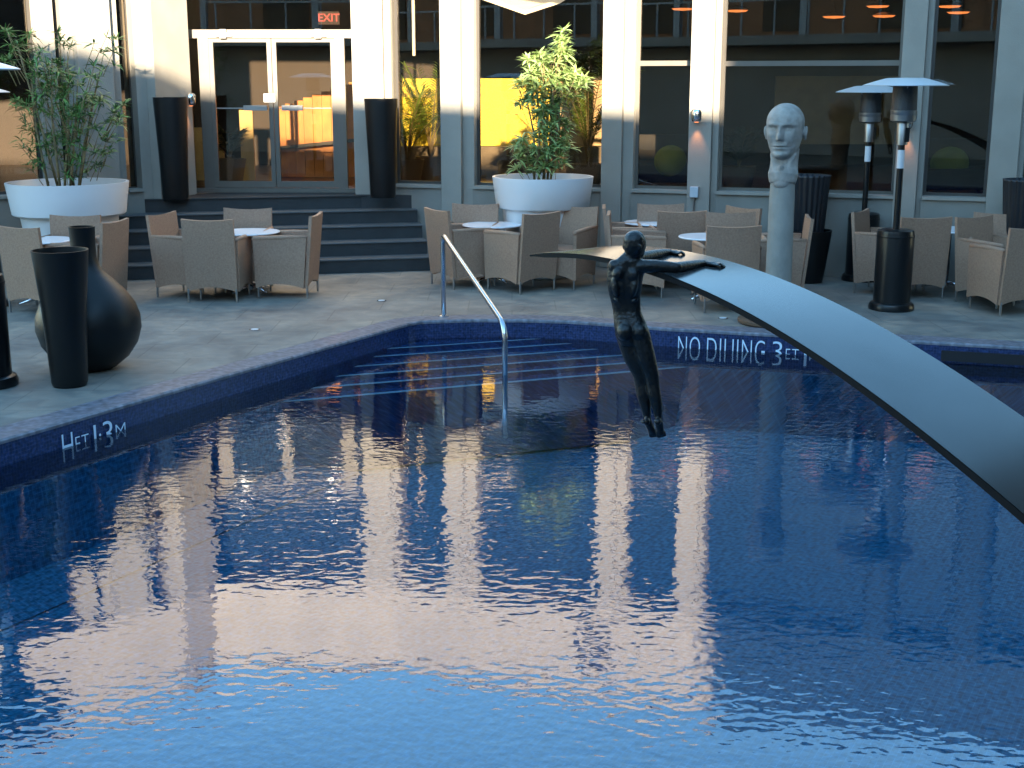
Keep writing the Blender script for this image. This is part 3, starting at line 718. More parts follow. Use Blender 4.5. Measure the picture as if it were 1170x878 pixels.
def gsn(x, s): return math.exp(-(x / s) ** 2)
def on_plank(px, py, lift):
    """ray through a photo pixel meets the plank top; then lifted"""
    py = py + lift * 300
    best = None
    for i in range(300):
        t = i * .01
        h = plank_h(t); g = G(px, py, h)
        q = plank_pt(t, 0); ex = Vector((math.sin(PTH), math.cos(PTH))); dx = Vector((math.cos(PTH), -math.sin(PTH)))
        r_ = g.xy - Vector((PX0, PY0)); e = abs(r_.dot(dx) - t)
        if best is None or e < best[0]: best = (e, g)
    return best[1] + Vector((0, 0, lift))
YB = plank_pt(.66, 0).y - .062
K = 1 / 301.0       # metres per photo pixel at the figure
def J(px, py, dy=0): return Q(px, py, YB + dy)
mb = MB()
hd = J(725.5, 279.5, .0)
rt = Euler((R(18), R(6), R(-35))).to_matrix()
mb.ell(hd, (12.6 * K, 14.5 * K, 16.5 * K), rt, 24)
mb.ell(hd + Vector((3.5 * K, 3.0 * K, -8 * K)), (8.5 * K, 9 * K, 10 * K), rt)                # jaw
mb.ell(hd + Vector((-1.5 * K, -1.5 * K, 5 * K)), (12 * K, 13 * K, 11 * K), rt)                # skull crown
mb.ell(hd + Vector((10.5 * K, 10 * K, -4 * K)), (2.2 * K, 3.8 * K, 3.4 * K), rt)               # nose
mb.ell(hd + Vector((9 * K, 8.5 * K, 1.5 * K)), (4.5 * K, 4.5 * K, 2 * K), rt)                 # brow
mb.ell(hd + Vector((7.5 * K, 9 * K, -10 * K)), (3.4 * K, 3 * K, 2.2 * K), rt)                   # mouth
mb.ell(hd + Vector((4.2 * K, -12.6 * K, -2.5 * K)), (2.8 * K, 1.6 * K, 4.2 * K), rt)            # ear
mb.ell(hd + Vector((-12.5 * K, 2 * K, -2.5 * K)), (1.6 * K, 2.8 * K, 4.2 * K), rt)
sr = J(730, 304.5, .0); slf = J(702, 304, .0)
mb.caps(J(719, 301, .005), J(723, 284, .0), 8.6 * K, 7.4 * K)                                   # neck
mb.caps(J(707, 300.5), J(719, 291), 5 * K, 6 * K); mb.caps(J(729, 301), J(724, 292), 5 * K, 6 * K)  # trapezius
rings = []; tor = [(718, 294, 9, 7, 0), (717, 298, 15, 8.5, 0), (716, 303, 19, 10, .003), (715, 310, 20.5, 11.5, .006), (713.8, 319, 20, 12, .008), (713.5, 328, 18.8, 12, .010), (713.8, 337, 17.4, 11.2, .014), (715, 346, 16.2, 10.2, .018),
       (716.3, 355, 15.6, 9.8, .018), (718, 362, 16.6, 10.6, .014), (719.8, 369, 18, 12, .010), (721.5, 377, 18.8, 12.6, .008), (723.5, 386, 18.6, 12, .010), (726, 394, 16.5, 10.5, .012)]
for px_, py_, rx_, ry_, dy_ in tor:
    c_ = J(px_, py_, dy_); ring = []
    for i in range(36):
        a_ = 2 * math.pi * i / 36; ca, sa_ = math.cos(a_), math.sin(a_)
        groove = 1 - (.16 * gsn(ca, .16) if sa_ < 0 else 0) if 302 < py_ < 372 else 1 - (.22 * gsn(ca, .13) if (sa_ < 0 and py_ > 373) else 0)
        ring.append(mb.bm.verts.new(c_ + Vector((rx_ * 1.05 * K * ca, ry_ * K * sa_ * groove, 0))))
    rings.append(ring)
for a_, b_ in zip(rings, rings[1:]):
    for i in range(36): mb.bm.faces.new((a_[i], a_[(i + 1) % 36], b_[(i + 1) % 36], b_[i]))
mb.bm.faces.new(rings[0][::-1]); mb.bm.faces.new(rings[-1])
for px_, py_, rx_, rz_, an in ((706, 313, 6.5, 8, 14), (723.5, 314, 6.5, 8, -14), (703, 328, 4.2, 12, -12), (724.5, 328, 4.2, 12, 10)):
    mb.ell(J(px_, py_, -.022), (rx_ * K, 6.2 * K, rz_ * K), Euler((0, R(an), 0)).to_matrix())   # shoulder blades, lats, lower back
mb.ell(J(713.8, 379, -.012), (9.6 * K, 10.5 * K, 11 * K)); mb.ell(J(730.5, 379, -.012), (9.8 * K, 10.5 * K, 11 * K))
for k in range(5):
    mb.caps(J(700 + k * .5, 318 + k * 6, -.012), J(707, 321.5 + k * 6, -.026), 1.2 * K, .9 * K, 8); mb.caps(J(730 - k * .5, 318 + k * 6, -.010), J(722, 321.5 + k * 6, -.026), 1.2 * K, .9 * K, 8)
mb.ell(slf, (7.6 * K, 8 * K, 7.5 * K)); mb.ell(sr, (8 * K, 8.5 * K, 7.6 * K))
def limb(pts):
    for (a_, ra), (b_, rb) in zip(pts, pts[1:]): mb.caps(a_, b_, ra * K, rb * K)
# legs: tapered thighs, calves, pointed feet
def leg(hx, kx, ax, tx, o):
    limb([(J(hx, 380, o), 11.4), (J((hx + kx) / 2 - .5, 408, o), 11.2), (J(kx - 1.5, 428, o), 8.8), (J(kx, 440, o), 8.0), (J(kx + 1.5, 450, o - .003), 8.0), (J((kx + ax) / 2 + 1, 463, o - .002), 6.9), (J(ax, 478, o), 4.3)])
    mb.ell(J(ax - 1.2, 482, o - .02), (4.2 * K, 4.5 * K, 4.6 * K))
    limb([(J(ax, 481, o), 4.4), (J((ax + tx) / 2, 489, o + .012), 4.7), (J(tx, 495, o + .02), 4.2)])
    for k in range(5):
        q = (k - 2) * 2.0; limb([(J(tx + q, 494, o + .02), 1.9 if k else 2.3), (J(tx + q * 1.05 + 1, 499.5 - abs(k - 1) * .5, o + .022), 1.5 if k else 1.9)])
leg(713.5, 733, 740, 746.5, .034); leg(731, 746, 753, 755, -.0)
mb.ell(J(735.5, 482, -.01), (3.4 * K, 3.5 * K, 3 * K))
# arms lying on the plank
def arm(sh, el, wr, ht, r0=7.6):
    mid_ = sh.lerp(el, .45) + Vector((0, 0, .003))
    limb([(sh, r0 + .6), (mid_, r0), (el, r0 - 1.2), (el.lerp(wr, .35), r0 - 1.5), (wr, 4.0)])
    dr_ = (ht - wr).normalized(); sd_ = Vector((dr_.y, -dr_.x, 0)).normalized()
    palm = wr.lerp(ht, .35); L_ = (ht - wr).length
    rot = dr_.to_track_quat('X', 'Z').to_matrix()
    mb.ell(palm, (L_ * .34, 5.6 * K, 3.1 * K), rot)
    for k, ln_ in enumerate((.92, 1.04, 1.0, .82)):
        o_ = sd_ * (k - 1.5) * 2.7 * K; b0 = wr + dr_ * L_ * .5 + o_; b1 = wr + dr_ * L_ * .5 + dr_ * (L_ * .26 * ln_) + o_ * 1.2 + Vector((0, 0, .006)); b2 = wr + dr_ * L_ * .5 + dr_ * (L_ * .46 * ln_) + o_ * 1.25 - Vector((0, 0, .003))
        limb([(b0, 1.8), (b1, 1.6), (b2, 1.35)])
    limb([(palm - dr_ * L_ * .12 + sd_ * 4 * K, 1.9), (palm + sd_ * 7.5 * K + dr_ * L_ * .10, 1.5), (palm + sd_ * 8 * K + dr_ * L_ * .28, 1.3)])
arm(sr, on_plank(772, 306, .019), on_plank(804, 300.5, .011), on_plank(829, 304, .006))
e2 = on_plank(750, 290, .017)
arm(J(712, 299, .03), e2, on_plank(764, 288, .011), on_plank(783, 290, .007), 6.6)
fig = mb.build('bronze_figure', M['bronze'], smooth=True)
baked(fig, [('REMESH', dict(mode='VOXEL', voxel_size=.0034, use_smooth_shade=True)), ('SMOOTH', dict(factor=.6, iterations=7))])
fo = J(718, 340); fig.data.transform(Matrix.Translation(-fo)); fig.location = fo
tag(fig, 'dark bronze nude man hanging over the plank by both arms above the water', 'statue')

# ------------------------------------------------------------------ stone head on a post
hp = G(887, 368.5).copy()
hs = thing('head_sculpture', 'pale grey bald stone head on a tall round post behind the plank', 'sculpture', hp)
YH = hp.y
zc = lambda py: Q(887, py, YH).z
MB().lathe([(.36, 0), (.37, .012), (.37, .035), (.35, .045), (.14, .05)], (0, 0, 0), 48).build('base_plate', M['rust'], hs, smooth='auto')
MB().lathe([(.125, .045), (.122, .6), (.118, 1.2), (.113, zc(205))], (0, 0, 0), 32).build('post', M['post'], hs, smooth='auto')
crown, chin = zc(118), zc(181); HH = crown - chin
def gs(x, s): return math.exp(-(x / s) ** 2)
bm_ = MB(); NA, NZ = 96, 90; hw = .180
rings = []
for j in range(NZ + 1):
    v = -.02 + 1.02 * j / NZ                # 0 chin .. 1 crown
    # widths and depths by height
    def prof(tab):
        for (a0, b0), (a1, b1) in zip(tab, tab[1:]):
            if a0 <= v <= a1:
                k = (v - a0) / (a1 - a0); k = k * k * (3 - 2 * k) if False else k; return b0 + (b1 - b0) * k
        return tab[-1][1]
    wd = prof([(-.02, .30), (.03, .50), (.10, .66), (.2, .80), (.35, .92), (.5, .98), (.65, 1.0), (.78, .95), (.88, .76), (.95, .50), (.985, .26), (1, .02)]) * hw
    ft = prof([(-.02, .45), (.03, .93), (.08, 1.0), (.14, .96), (.2, .98), (.35, 1.0), (.5, 1.0), (.62, 1.06), (.75, 1.02), (.86, .84), (.94, .56), (.985, .3), (1, .02)]) * .205
    bk = prof([(-.02, .35), (.1, .45), (.25, .62), (.4, .90), (.55, 1.08), (.7, 1.12), (.8, 1.02), (.88, .82), (.95, .52), (.985, .28), (1, .02)]) * .225
    if v > .65:
        q_ = math.sqrt(max(0, 1 - ((v - .65) / .352) ** 2)); wd = hw * q_; ft = .205 * 1.05 * q_; bk = .225 * 1.12 * q_
    ring = []
    for i in range(NA):
        a = 2 * math.pi * i / NA; cx_, sy_ = math.sin(a), math.cos(a)     # a=0 faces front (-Y)
        e_ = .9
        x = .94 * wd * math.copysign(abs(cx_) ** e_, cx_); y = (ft if sy_ > 0 else bk) * math.copysign(abs(sy_) ** e_, sy_)
        if sy_ > 0:
            u = x / hw
            nose = gs(u, .13 + .10 * max(0, (.50 - v) * 2)) * (max(0, min(1, (.66 - v) / .24)) if v > .36 else max(0, 1 - (.36 - v) / .035)) * .066
            brow = gs(abs(u) - .38, .30) * gs(v - .615, .045) * .022
            eye = -gs(abs(u) - .40, .22) * gs(v - .55, .052) * .046
            ball = gs(abs(u) - .40, .13) * gs(v - .54, .030) * .026
            lid = -gs(abs(u) - .40, .14) * gs(v - .51, .010) * .006
            cheek = gs(abs(u) - .58, .22) * gs(v - .42, .09) * .014 - gs(abs(u) - .52, .2) * gs(v - .22, .09) * .014
            lipu = gs(u, .30) * gs(v - .245, .020) * .014; lipl = gs(u, .25) * gs(v - .190, .022) * .016; slit = -gs(u, .33) * gs(v - .218, .012) * .024
            und = -gs(u, .3) * gs(v - .145, .025) * .012; ch = gs(u, .28) * gs(v - .075, .05) * .018
            sid = -gs(abs(u) - .24, .07) * gs(v - .40, .10) * .012
            y += (nose + brow + eye + ball + lid + cheek + lipu + lipl + slit + und + ch + sid) * min(1, sy_ * 2.2)
        ring.append(bm_.bm.verts.new((x, -y, chin + v * HH)))
    rings.append(ring)
for a_, b_ in zip(rings, rings[1:]):
    for i in range(NA): bm_.bm.faces.new((a_[i], a_[(i + 1) % NA], b_[(i + 1) % NA], b_[i]))
bm_.bm.faces.new(rings[0][::-1]); bm_.bm.faces.new(rings[-1])
hr = R(-24)
# neck, ending in a ragged rounded bib that overlaps the post
nz0 = zc(213)
bm_.tube([(0.01, .035, chin + .10), (0.0, .03, chin - .02), (0, .015, chin - .10), (0, .0, (chin + nz0) / 2 - .02), (0, -.01, nz0 + .035), (0, -.02, nz0 - .01)], [.125, .128, .132, .142, .125, .07], 28)
bm_.ell((0, -.05, nz0 + .03), (.085, .09, .06)); bm_.ell((.0, -.115, chin - .09), (.03, .025, .03))
bm_.caps((-.09, -.03, chin + .03), (-.03, -.10, nz0 + .09), .035, .03); bm_.caps((.09, -.03, chin + .03), (.03, -.10, nz0 + .09), .035, .03)
for s in (-1, 1):
    c0 = Vector((s * .165, .03, chin + .46 * HH)); rot = Euler((R(12), 0, s * R(28))).to_matrix()
    for k in range(12):
        a0 = R(-60 + k * 25); a1 = R(-60 + (k + 1) * 25)
        f_ = lambda an: c0 + rot @ Vector((s * (.022 + .004 * math.sin(an)), .030 * math.cos(an) + .01, .054 * math.sin(an)))
        bm_.caps(f_(a0), f_(a1), .011, .011, 8)
    bm_.ell(c0 + rot @ Vector((s * .012, .005, 0)), (.012, .030, .048), rot); bm_.ell(c0 + rot @ Vector((s * .022, -.004, -.048)), (.012, .016, .018), rot)
ho = bm_.build('head', M['clay'], hs, smooth=True)
baked(ho, [('REMESH', dict(mode='VOXEL', voxel_size=.0055, use_smooth_shade=True)), ('SMOOTH', dict(factor=.5, iterations=2))])
ho.rotation_euler.z = hr

# ------------------------------------------------------------------ handrail
a = G(507, 362); b = Q(513, 268, 12.75); bt = G(577, 436, -.24)
zt = b.z
pts = [Vector((a.x, a.y, -.0)), Vector((a.x, a.y, zt - .10))]
e1 = Q(577, 372, bt.y); e1.x = bt.x; e1.y = bt.y
top = Vector((a.x, a.y, zt))
dirv = (e1 - top).normalized()
for k in range(1, 8):
    u = k / 8; p_ = Vector((a.x, a.y, zt - .10)); c_ = top + Vector((0, 0, .01)); q_ = top + dirv * .12
    pts.append(p_.lerp(c_, u).lerp(c_.lerp(q_, u), u))
pts.append(top + dirv * .12)
low = Vector((bt.x, bt.y, bt.z - .5))
s1 = e1 - dirv * .14
pts.append(s1)
for k in range(1, 8):
    u = k / 8; q_ = e1 - Vector((0, 0, .14)); pts.append(s1.lerp(e1, u).lerp(e1.lerp(q_, u), u))
pts += [e1 - Vector((0, 0, .14)), low]
hrl = thing('pool_handrail', 'bent stainless steel handrail going down into the pool over the corner steps', 'handrail', a)
MB().tube([p_ - a for p_ in pts], .024, 16).build('rail', M['steel'], hrl, smooth=True)
MB().lathe([(.05, .0), (.05, .012), (.03, .02)], (0, 0, 0), 24).build('flange', M['steel'], hrl, smooth='auto')

# ------------------------------------------------------------------ wicker chairs
def panel(mb, p00, p10, p11, p01, th, arch=0, dip=0, n=12, m_=6):
    """p00-p10 bottom, p01-p11 top; arch lifts the bottom middle, dip lowers the top middle"""
    p00, p10, p11, p01 = map(Vector, (p00, p10, p11, p01)); nr = (p10 - p00).cross(p01 - p00).normalized() * th / 2
    G_ = []
    for sgn in (-1, 1):
        g = []
        for j in range(m_ + 1):
            row = []
            for i in range(n + 1):
                u = i / n; lo = p00.lerp(p10, u) + Vector((0, 0, arch * (1 - (2 * u - 1) ** 2))); hi = p01.lerp(p11, u) - Vector((0, 0, dip * (1 - (2 * u - 1) ** 2)))
                row.append(mb.bm.verts.new(lo.lerp(hi, j / m_) + nr * sgn))
            g.append(row)
        G_.append(g)
    A, B = G_
    for j in range(m_):
        for i in range(n):
            mb.bm.faces.new((A[j][i], A[j][i + 1], A[j + 1][i + 1], A[j + 1][i])); mb.bm.faces.new((B[j][i], B[j + 1][i], B[j + 1][i + 1], B[j][i + 1]))
    for i in range(n):
        mb.bm.faces.new((A[0][i], B[0][i], B[0][i + 1], A[0][i + 1])); mb.bm.faces.new((A[m_][i], A[m_][i + 1], B[m_][i + 1], B[m_][i]))
    for j in range(m_):
        mb.bm.faces.new((A[j][0], A[j + 1][0], B[j + 1][0], B[j][0])); mb.bm.faces.new((A[j][n], B[j][n], B[j + 1][n], A[j + 1][n]))
    return mb
def make_chair(label, group):
    t = thing('wicker_armchair', label, 'armchair', (0, 0, 0), 0, group)
    W_, D_ = .268, .285          # faces +X ... front at +Y local
    mw = M['wicker']
    panel(MB(), (-W_, -D_ + .03, .11), (W_, -D_ + .03, .11), (W_ + .005, -D_ - .045, .88), (-W_ - .005, -D_ - .045, .88), .034, .05, .018).build('backrest', mw, t, smooth='auto')
    for s in (-1, 1):
        x = s * (W_ - .004)
        panel(MB(), (x, -D_ + .052, .11), (x, D_, .11), (x * 1.04, D_ + .01, .635), (x * 1.04, -D_ + .005, .655), .042, .045, 0).build('side_panel', mw, t, smooth='auto')
        MB().tube([(x * 1.045, -D_ - .0, .655), (x * 1.05, 0, .652), (x * 1.045, D_ - .0, .640), (x * 1.04, D_ + .016, .62)], [.020, .026, .026, .018], 10).build('armrest', mw, t, smooth=True)
    panel(MB(), (-W_ + .03, D_ - .03, .11), (W_ - .03, D_ - .03, .11), (W_ - .03, D_ - .025, .40), (-W_ + .03, D_ - .025, .40), .034, .05, 0).build('front_apron', mw, t, smooth='auto')
    MB().box((0, .02, .415), (W_ * 2 - .06, D_ * 2 - .09, .05)).build('seat', mw, t, bevel=.012, smooth='auto')
    for sx in (-1, 1):
        for sy in (-1, 1):
            MB().tube([(sx * (W_ - .012), sy * (D_ - .02) , 0), (sx * (W_ - .012), sy * (D_ - .02), .14)], [.011, .013], 8).build('leg', M['brushed'], t)
            
    return t
gA = 'wicker armchairs at the left edge table'; gB = 'wicker armchairs in front of the steps'; gC = 'wicker armchairs round the table by the right white planter'
gD = 'wicker armchairs behind the bronze figure'; gE = 'wicker armchairs beside the heaters'
# (photo column and row of the middle of the backrest's top, facing angle in degrees: 0 looks away from the viewer, 90 left, -90 right)
chairs = [
 (20, 259, -25, gA, 'wicker armchair seen from behind, cut by the left edge of the picture'),
 (86, 245.5, 178, gA, 'wicker armchair facing out between the left white planter and its table'),
 (131, 252, 78, gA, 'wicker armchair side on, just right of the left white planter'),
 (236.5, 250.5, -3, gB, 'wicker armchair with its back to the pool, nearest of the four before the steps'),
 (184, 243.5, -108, gB, 'wicker armchair facing right, leftmost of the four before the steps'),
 (283, 237.5, 178, gB, 'wicker armchair facing the pool, closest to the steps'),
 (361, 244.5, 86, gB, 'wicker armchair facing left, rightmost of the four before the steps'),
 (499, 239, -58, gC, 'wicker armchair behind the handrail, facing right'),
 (543, 232.5, 172, gC, 'wicker armchair facing the pool behind the round table near the handrail'),
 (619, 243, 42, gC, 'large looking wicker armchair under the plank tip, back turned to the pool'),
 (659, 235, 152, gC, 'wicker armchair facing out, right of the right white planter'),
 (695, 243.5, -96, gD, 'wicker armchair facing right just left of the bronze head'),
 (690, 236, -94, gD, 'wicker armchair facing right against the wall behind the bronze head, partly hidden by another'),
 (755, 232.5, 180, gD, 'wicker armchair facing out against the wall under the narrow window'),
 (779.5, 241, 2, gD, 'wicker armchair seen from behind just above the bronze hands'),
 (835, 242, 180, gD, 'wicker armchair facing out behind the small table by the post'),
 (839, 258, 3, gD, 'wicker armchair seen from behind, largest before the post'),
 (850, 236.5, 125, gD, 'wicker armchair mostly hidden, only its back corner shows above the others by the post'),
 (925, 247.5, 84, gD, 'wicker armchair facing left, right of the stone head post'),
 (983, 240.5, -122, gE, 'wicker armchair between the two patio heaters'),
 (1059, 248, 4, gE, 'wicker armchair seen from behind, just right of the front heater'),
 (1113, 247, -150, gE, 'wicker armchair turned to show its seat, beside the narrow grey column'),
 (1143, 243, 160, gE, 'wicker armchair against the wall, only its upright back showing'),
 (1182, 260, 14, gE, 'wicker armchair cut by the right edge of the picture'),
]
ch0 = None
for px, py, ang_, grp, lab in chairs:
    rz = R(ang_); bk_ = G(px, py, .88); fwd = Vector((-math.sin(rz), math.cos(rz), 0)); p = bk_ + fwd * .33; p.z = 0
    if ch0 is None: ch0 = make_chair(lab, grp); ch0.location = p; ch0.rotation_euler.z = rz
    else: dup(ch0, p, rz, lab, grp)
# ------------------------------------------------------------------ tables
def make_table(label):
    t = thing('bistro_table', label, 'table', (0, 0, 0), 0, 'round white bistro tables')
    MB().lathe([(.30, 0), (.335, .006), (.34, .014), (.335, .022), (.1, .022)], (0, 0, .648), 48).build('table_top', M['table_top'], t, smooth='auto')
    MB().lathe([(.028, .03), (.028, .63), (.07, .646)], (0, 0, 0), 18).build('pedestal', M['brushed'], t, smooth='auto')
    for k in range(4):
        a_ = k * math.pi / 2 + .6; c_, s_ = math.cos(a_), math.sin(a_)
        MB().tube([(0, 0, .085), (.10 * c_, .10 * s_, .06), (.26 * c_, .26 * s_, .018)], [.024, .02, .012], 10).build('foot', M['chrome'], t, smooth=True)
    return t
tabs = [(45, 274, 'round white table at the left edge in front of the white planter'), (284, 264.5, 'round white table between the four armchairs before the steps'),
        (562, 256.5, 'round white table beside the handrail and right planter'), (746, 254, 'round white table barely visible left of the bronze hands, near the wall'),
        (812, 270, 'round white table behind the largest armchair by the post'), (1085, 262, 'round white table between the armchairs right of the front heater')]
tb0 = None
for px, py, lab in tabs:
    p = G(px, py, .67); p.z = 0
    if tb0 is None: tb0 = make_table(lab); tb0.location = p
    else: dup(tb0, p, random.random(), lab, 'round white bistro tables')

# ------------------------------------------------------------------ patio heaters
def make_heater(label):
    t = thing('patio_heater', label, 'patio heater', (0, 0, 0), 0, 'mushroom patio heaters')
    MB().lathe([(.225, 0), (.228, .03), (.215, .065), (.19, .08)], (0, 0, 0), 40).build('base_ring', M['black_paint'], t, smooth='auto')
    MB().lathe([(.185, .06), (.185, .76), (.178, .80), (.14, .815), (.03, .815)], (0, 0, 0), 40).build('cabinet', M['black_paint'], t, smooth='auto')
    MB().lathe([(.188, .735), (.190, .745), (.188, .755)], (0, 0, 0), 40).build('cabinet_band', M['black_paint'], t, smooth='auto')
    MB().tube([(0, 0, .81), (0, 0, 1.66)], .033, 16).build('pole', M['black_paint'], t, smooth='auto')
    MB().lathe([(.036, 1.42), (.036, 1.60)], (0, 0, 0), 16).build('pole_label', M['label'], t, smooth='auto')
    MB().lathe([(.055, 1.65), (.056, 1.86), (.05, 1.875)], (0, 0, 0), 24).build('burner_neck', M['brushed'], t, smooth='auto')
    MB().box((.03, -.055, 1.75), (.045, .02, .14)).build('control_plate', M['black_paint'], t)
    br = MB().lathe([(.09, 1.87), (.125, 1.885), (.13, 1.94), (.125, 1.945), (.128, 1.95), (.13, 1.985), (.125, 1.99)], (0, 0, 0), 36).build('burner_bowl', M['brushed'], t, smooth='auto')
    MB().lathe([(.124, 1.99), (.118, 2.22), (.10, 2.235)], (0, 0, 0), 36).build('burner_mesh', M['dark_mesh'], t, smooth='auto')
    MB().lathe([(.41, 2.222), (.412, 2.228), (.37, 2.243), (.28, 2.27), (.2, 2.292), (.17, 2.297), (.01, 2.30), (.01, 2.285), (.17, 2.282), (.28, 2.255)], (0, 0, 0), 56, close=False).build('reflector', M['dish'], t, smooth='auto')
    for k in range(3):
        a_ = k * 2.1 + .4; MB().tube([(.12 * math.cos(a_), .12 * math.sin(a_), 2.20), (.16 * math.cos(a_), .16 * math.sin(a_), 2.275)], .005, 6).build('strut', M['brushed'], t)
    return t
M['dark_mesh'] = mat('burner_mesh', (.05, .052, .055), .4, metal=.7, bump=.4, bscale=90)
h0 = make_heater('tall black patio heater with silver hood, front one right of the stone head'); h0.location = G(1018, 353)
dup(h0, G(983, 320), .9, 'black patio heater standing nearer the wall, behind the other right of the stone head', 'mushroom patio heaters', .965)
dup(h0, G(-16, 440), .4, 'black patio heater at the left edge, its glossy base beside the floor vases', 'mushroom patio heaters', 1.055)
dup(h0, G(-15, 350), 2.0, 'black patio heater at the left edge behind the armchair, only its lower hood showing', 'mushroom patio heaters', .97)

# ------------------------------------------------------------------ pots and vases
def pot_lathe(name, label, cat, loc, prof, m, group=None, part='body', extra=None, seg=56, **k):
    t = thing(name, label, cat, loc, 0, group); MB().lathe(prof, (0, 0, 0), seg, close=False, **k).build(part, m, t, smooth='auto'); return t
p = G(80, 447); p = G(80, 440)
pot_lathe('tall_vase', 'tall tapered black floor vase in front of the bottle vase', 'vase', p, [(.0, 0), (.125, 0), (.135, .03), (.165, .6), (.205, 1.02), (.207, 1.035), (.195, 1.035), (.155, .6), (.12, .1), (0, .1)], M['black_matte'])
p = G(105, 421)
pot_lathe('bottle_vase', 'big round black bottle vase with narrow neck', 'vase', p,
          [(0, 0), (.14, 0), (.20, .02), (.30, .10), (.375, .21), (.41, .33), (.405, .43), (.37, .53), (.31, .62), (.235, .70), (.165, .765), (.118, .83), (.098, .90), (.096, 1.0), (.100, 1.13), (.103, 1.145), (.092, 1.145), (.085, 1.0), (.08, .9)], M['black_matte'])
def tall_black(px, py, z, Yv, label, hgt=1.24):
    p = G(px, py, z); p.y = Yv; p.x = XY(px, Yv, 1.4).x; r_ = .215
    t = pot_lathe('column_vase', label, 'vase', p, [(0, 0), (r_ * .70, 0), (r_ * .74, .03), (r_ * .80, hgt * .35), (r_ * .91, hgt * .8), (r_ * .97, hgt - .01), (r_ * .97, hgt), (r_ * .88, hgt), (r_ * .6, .3), (0, .3)], M['black_matte'], 'tall black vases flanking the door')
tall_black(198, 226, .84, 16.45, 'tall black tapered vase on the landing left of the glazed door'); tall_black(436.5, 220.5, .84, 16.72, 'tall black tapered vase on the landing right of the glazed door', 1.22)
M['ribbed'] = mat('ribbed_black', (.012, .013, .016), .45)
def ribbed(px, Y, label, py0=200, r_=.26, h=1.12):
    p = XY(px, Y); z1 = Q(px, py0, Y).z
    t = thing('ribbed_pot', label, 'pot', (p.x, p.y, 0), 0, 'black ribbed pots along the wall')
    MB().lathe([(.0, 0), (r_ * .62, 0), (r_ * .68, .1), (r_ * .98, z1 - .02), (r_, z1), (r_ * .9, z1), (r_ * .8, z1 - .15), (0, z1 - .15)], (0, 0, 0), 144, close=False, rib=.035, nrib=24).build('body', M['ribbed'], t, smooth=True)
ribbed(924, 15.25, 'tall black ribbed pot against the wall behind the stone head post'); ribbed(1178, 14.3, 'tall black ribbed pot at the right edge against the wall', 205)
p = G(922, 322)
pot_lathe('square_pot', 'low black tapered pot in front of the tall ribbed pot', 'pot', p, [(0, 0), (.17, 0), (.18, .03), (.25, .55), (.255, .60), (.235, .60), (.22, .5), (0, .5)], M['black_matte'], seg=4 * 12)

def bowl(px, Y, Dm, zr, label):
    p = XY(px, Y); r_ = Dm / 2
    t = thing('white_planter', label, 'planter', (p.x, p.y, 0), 0, 'large white bowl planters')
    MB().lathe([(0, 0), (r_ * .58, 0), (r_ * .62, .02), (r_ * .80, zr - .38), (r_ * .81, zr - .365), (r_ * .90, zr - .36), (r_ * .925, zr - .345), (r_, zr - .01), (r_, zr), (r_ * .95, zr), (r_ * .92, zr - .05), (r_ * .85, zr - .14)], (0, 0, 0), 72, close=False).build('bowl', M['white_pot'], t, smooth='auto')
    MB().lathe([(r_ * .885, zr - .10), (r_ * .5, zr - .075), (.01, zr - .07)], (0, 0, 0), 48, close=False).build('soil', M['soil'], t, smooth=True)
    return p
pA = bowl(74.5, 14.85, 1.33, 1.17, 'large white bowl planter on the left holding the loose bamboo'); pB = bowl(620.5, 15.6, 1.19, 1.18, 'large white bowl planter on the right, sunlit plant growing in it')

# ------------------------------------------------------------------ foliage
def leaf(V, F, p, d, L_, W_, droop, up=Vector((0, 0, 1))):
    d = d.normalized(); s_ = d.cross(up)
    if s_.length < .1: s_ = Vector((1, 0, 0))
    s_.normalize(); n0 = len(V); tw = random.uniform(-.5, .5); s_ = (s_ * math.cos(tw) + up * math.sin(tw))
    for k, (u, ww) in enumerate(((0, .15), (.3, 1), (.65, .8), (1, .03))):
        c = p + d * L_ * u - Vector((0, 0, 1)) * droop * L_ * u * u
        V += [c - s_ * W_ * ww * .5, c + s_ * W_ * ww * .5]
    for k in range(3): F.append((n0 + 2 * k, n0 + 2 * k + 1, n0 + 2 * k + 3, n0 + 2 * k + 2))
def rosette(V, F, p, axis, n_, L_, W_, rnd=.5, droop=.35):
    for k in range(n_):
        a_ = random.uniform(0, 2 * math.pi); e_ = random.uniform(-.35, .9)
        d = Vector((math.cos(a_) * math.cos(e_), math.sin(a_) * math.cos(e_), math.sin(e_))) + axis * .5
        leaf(V, F, p, d, L_ * random.uniform(.7, 1.15), W_ * random.uniform(.8, 1.2), random.uniform(.1, droop * 1.6))
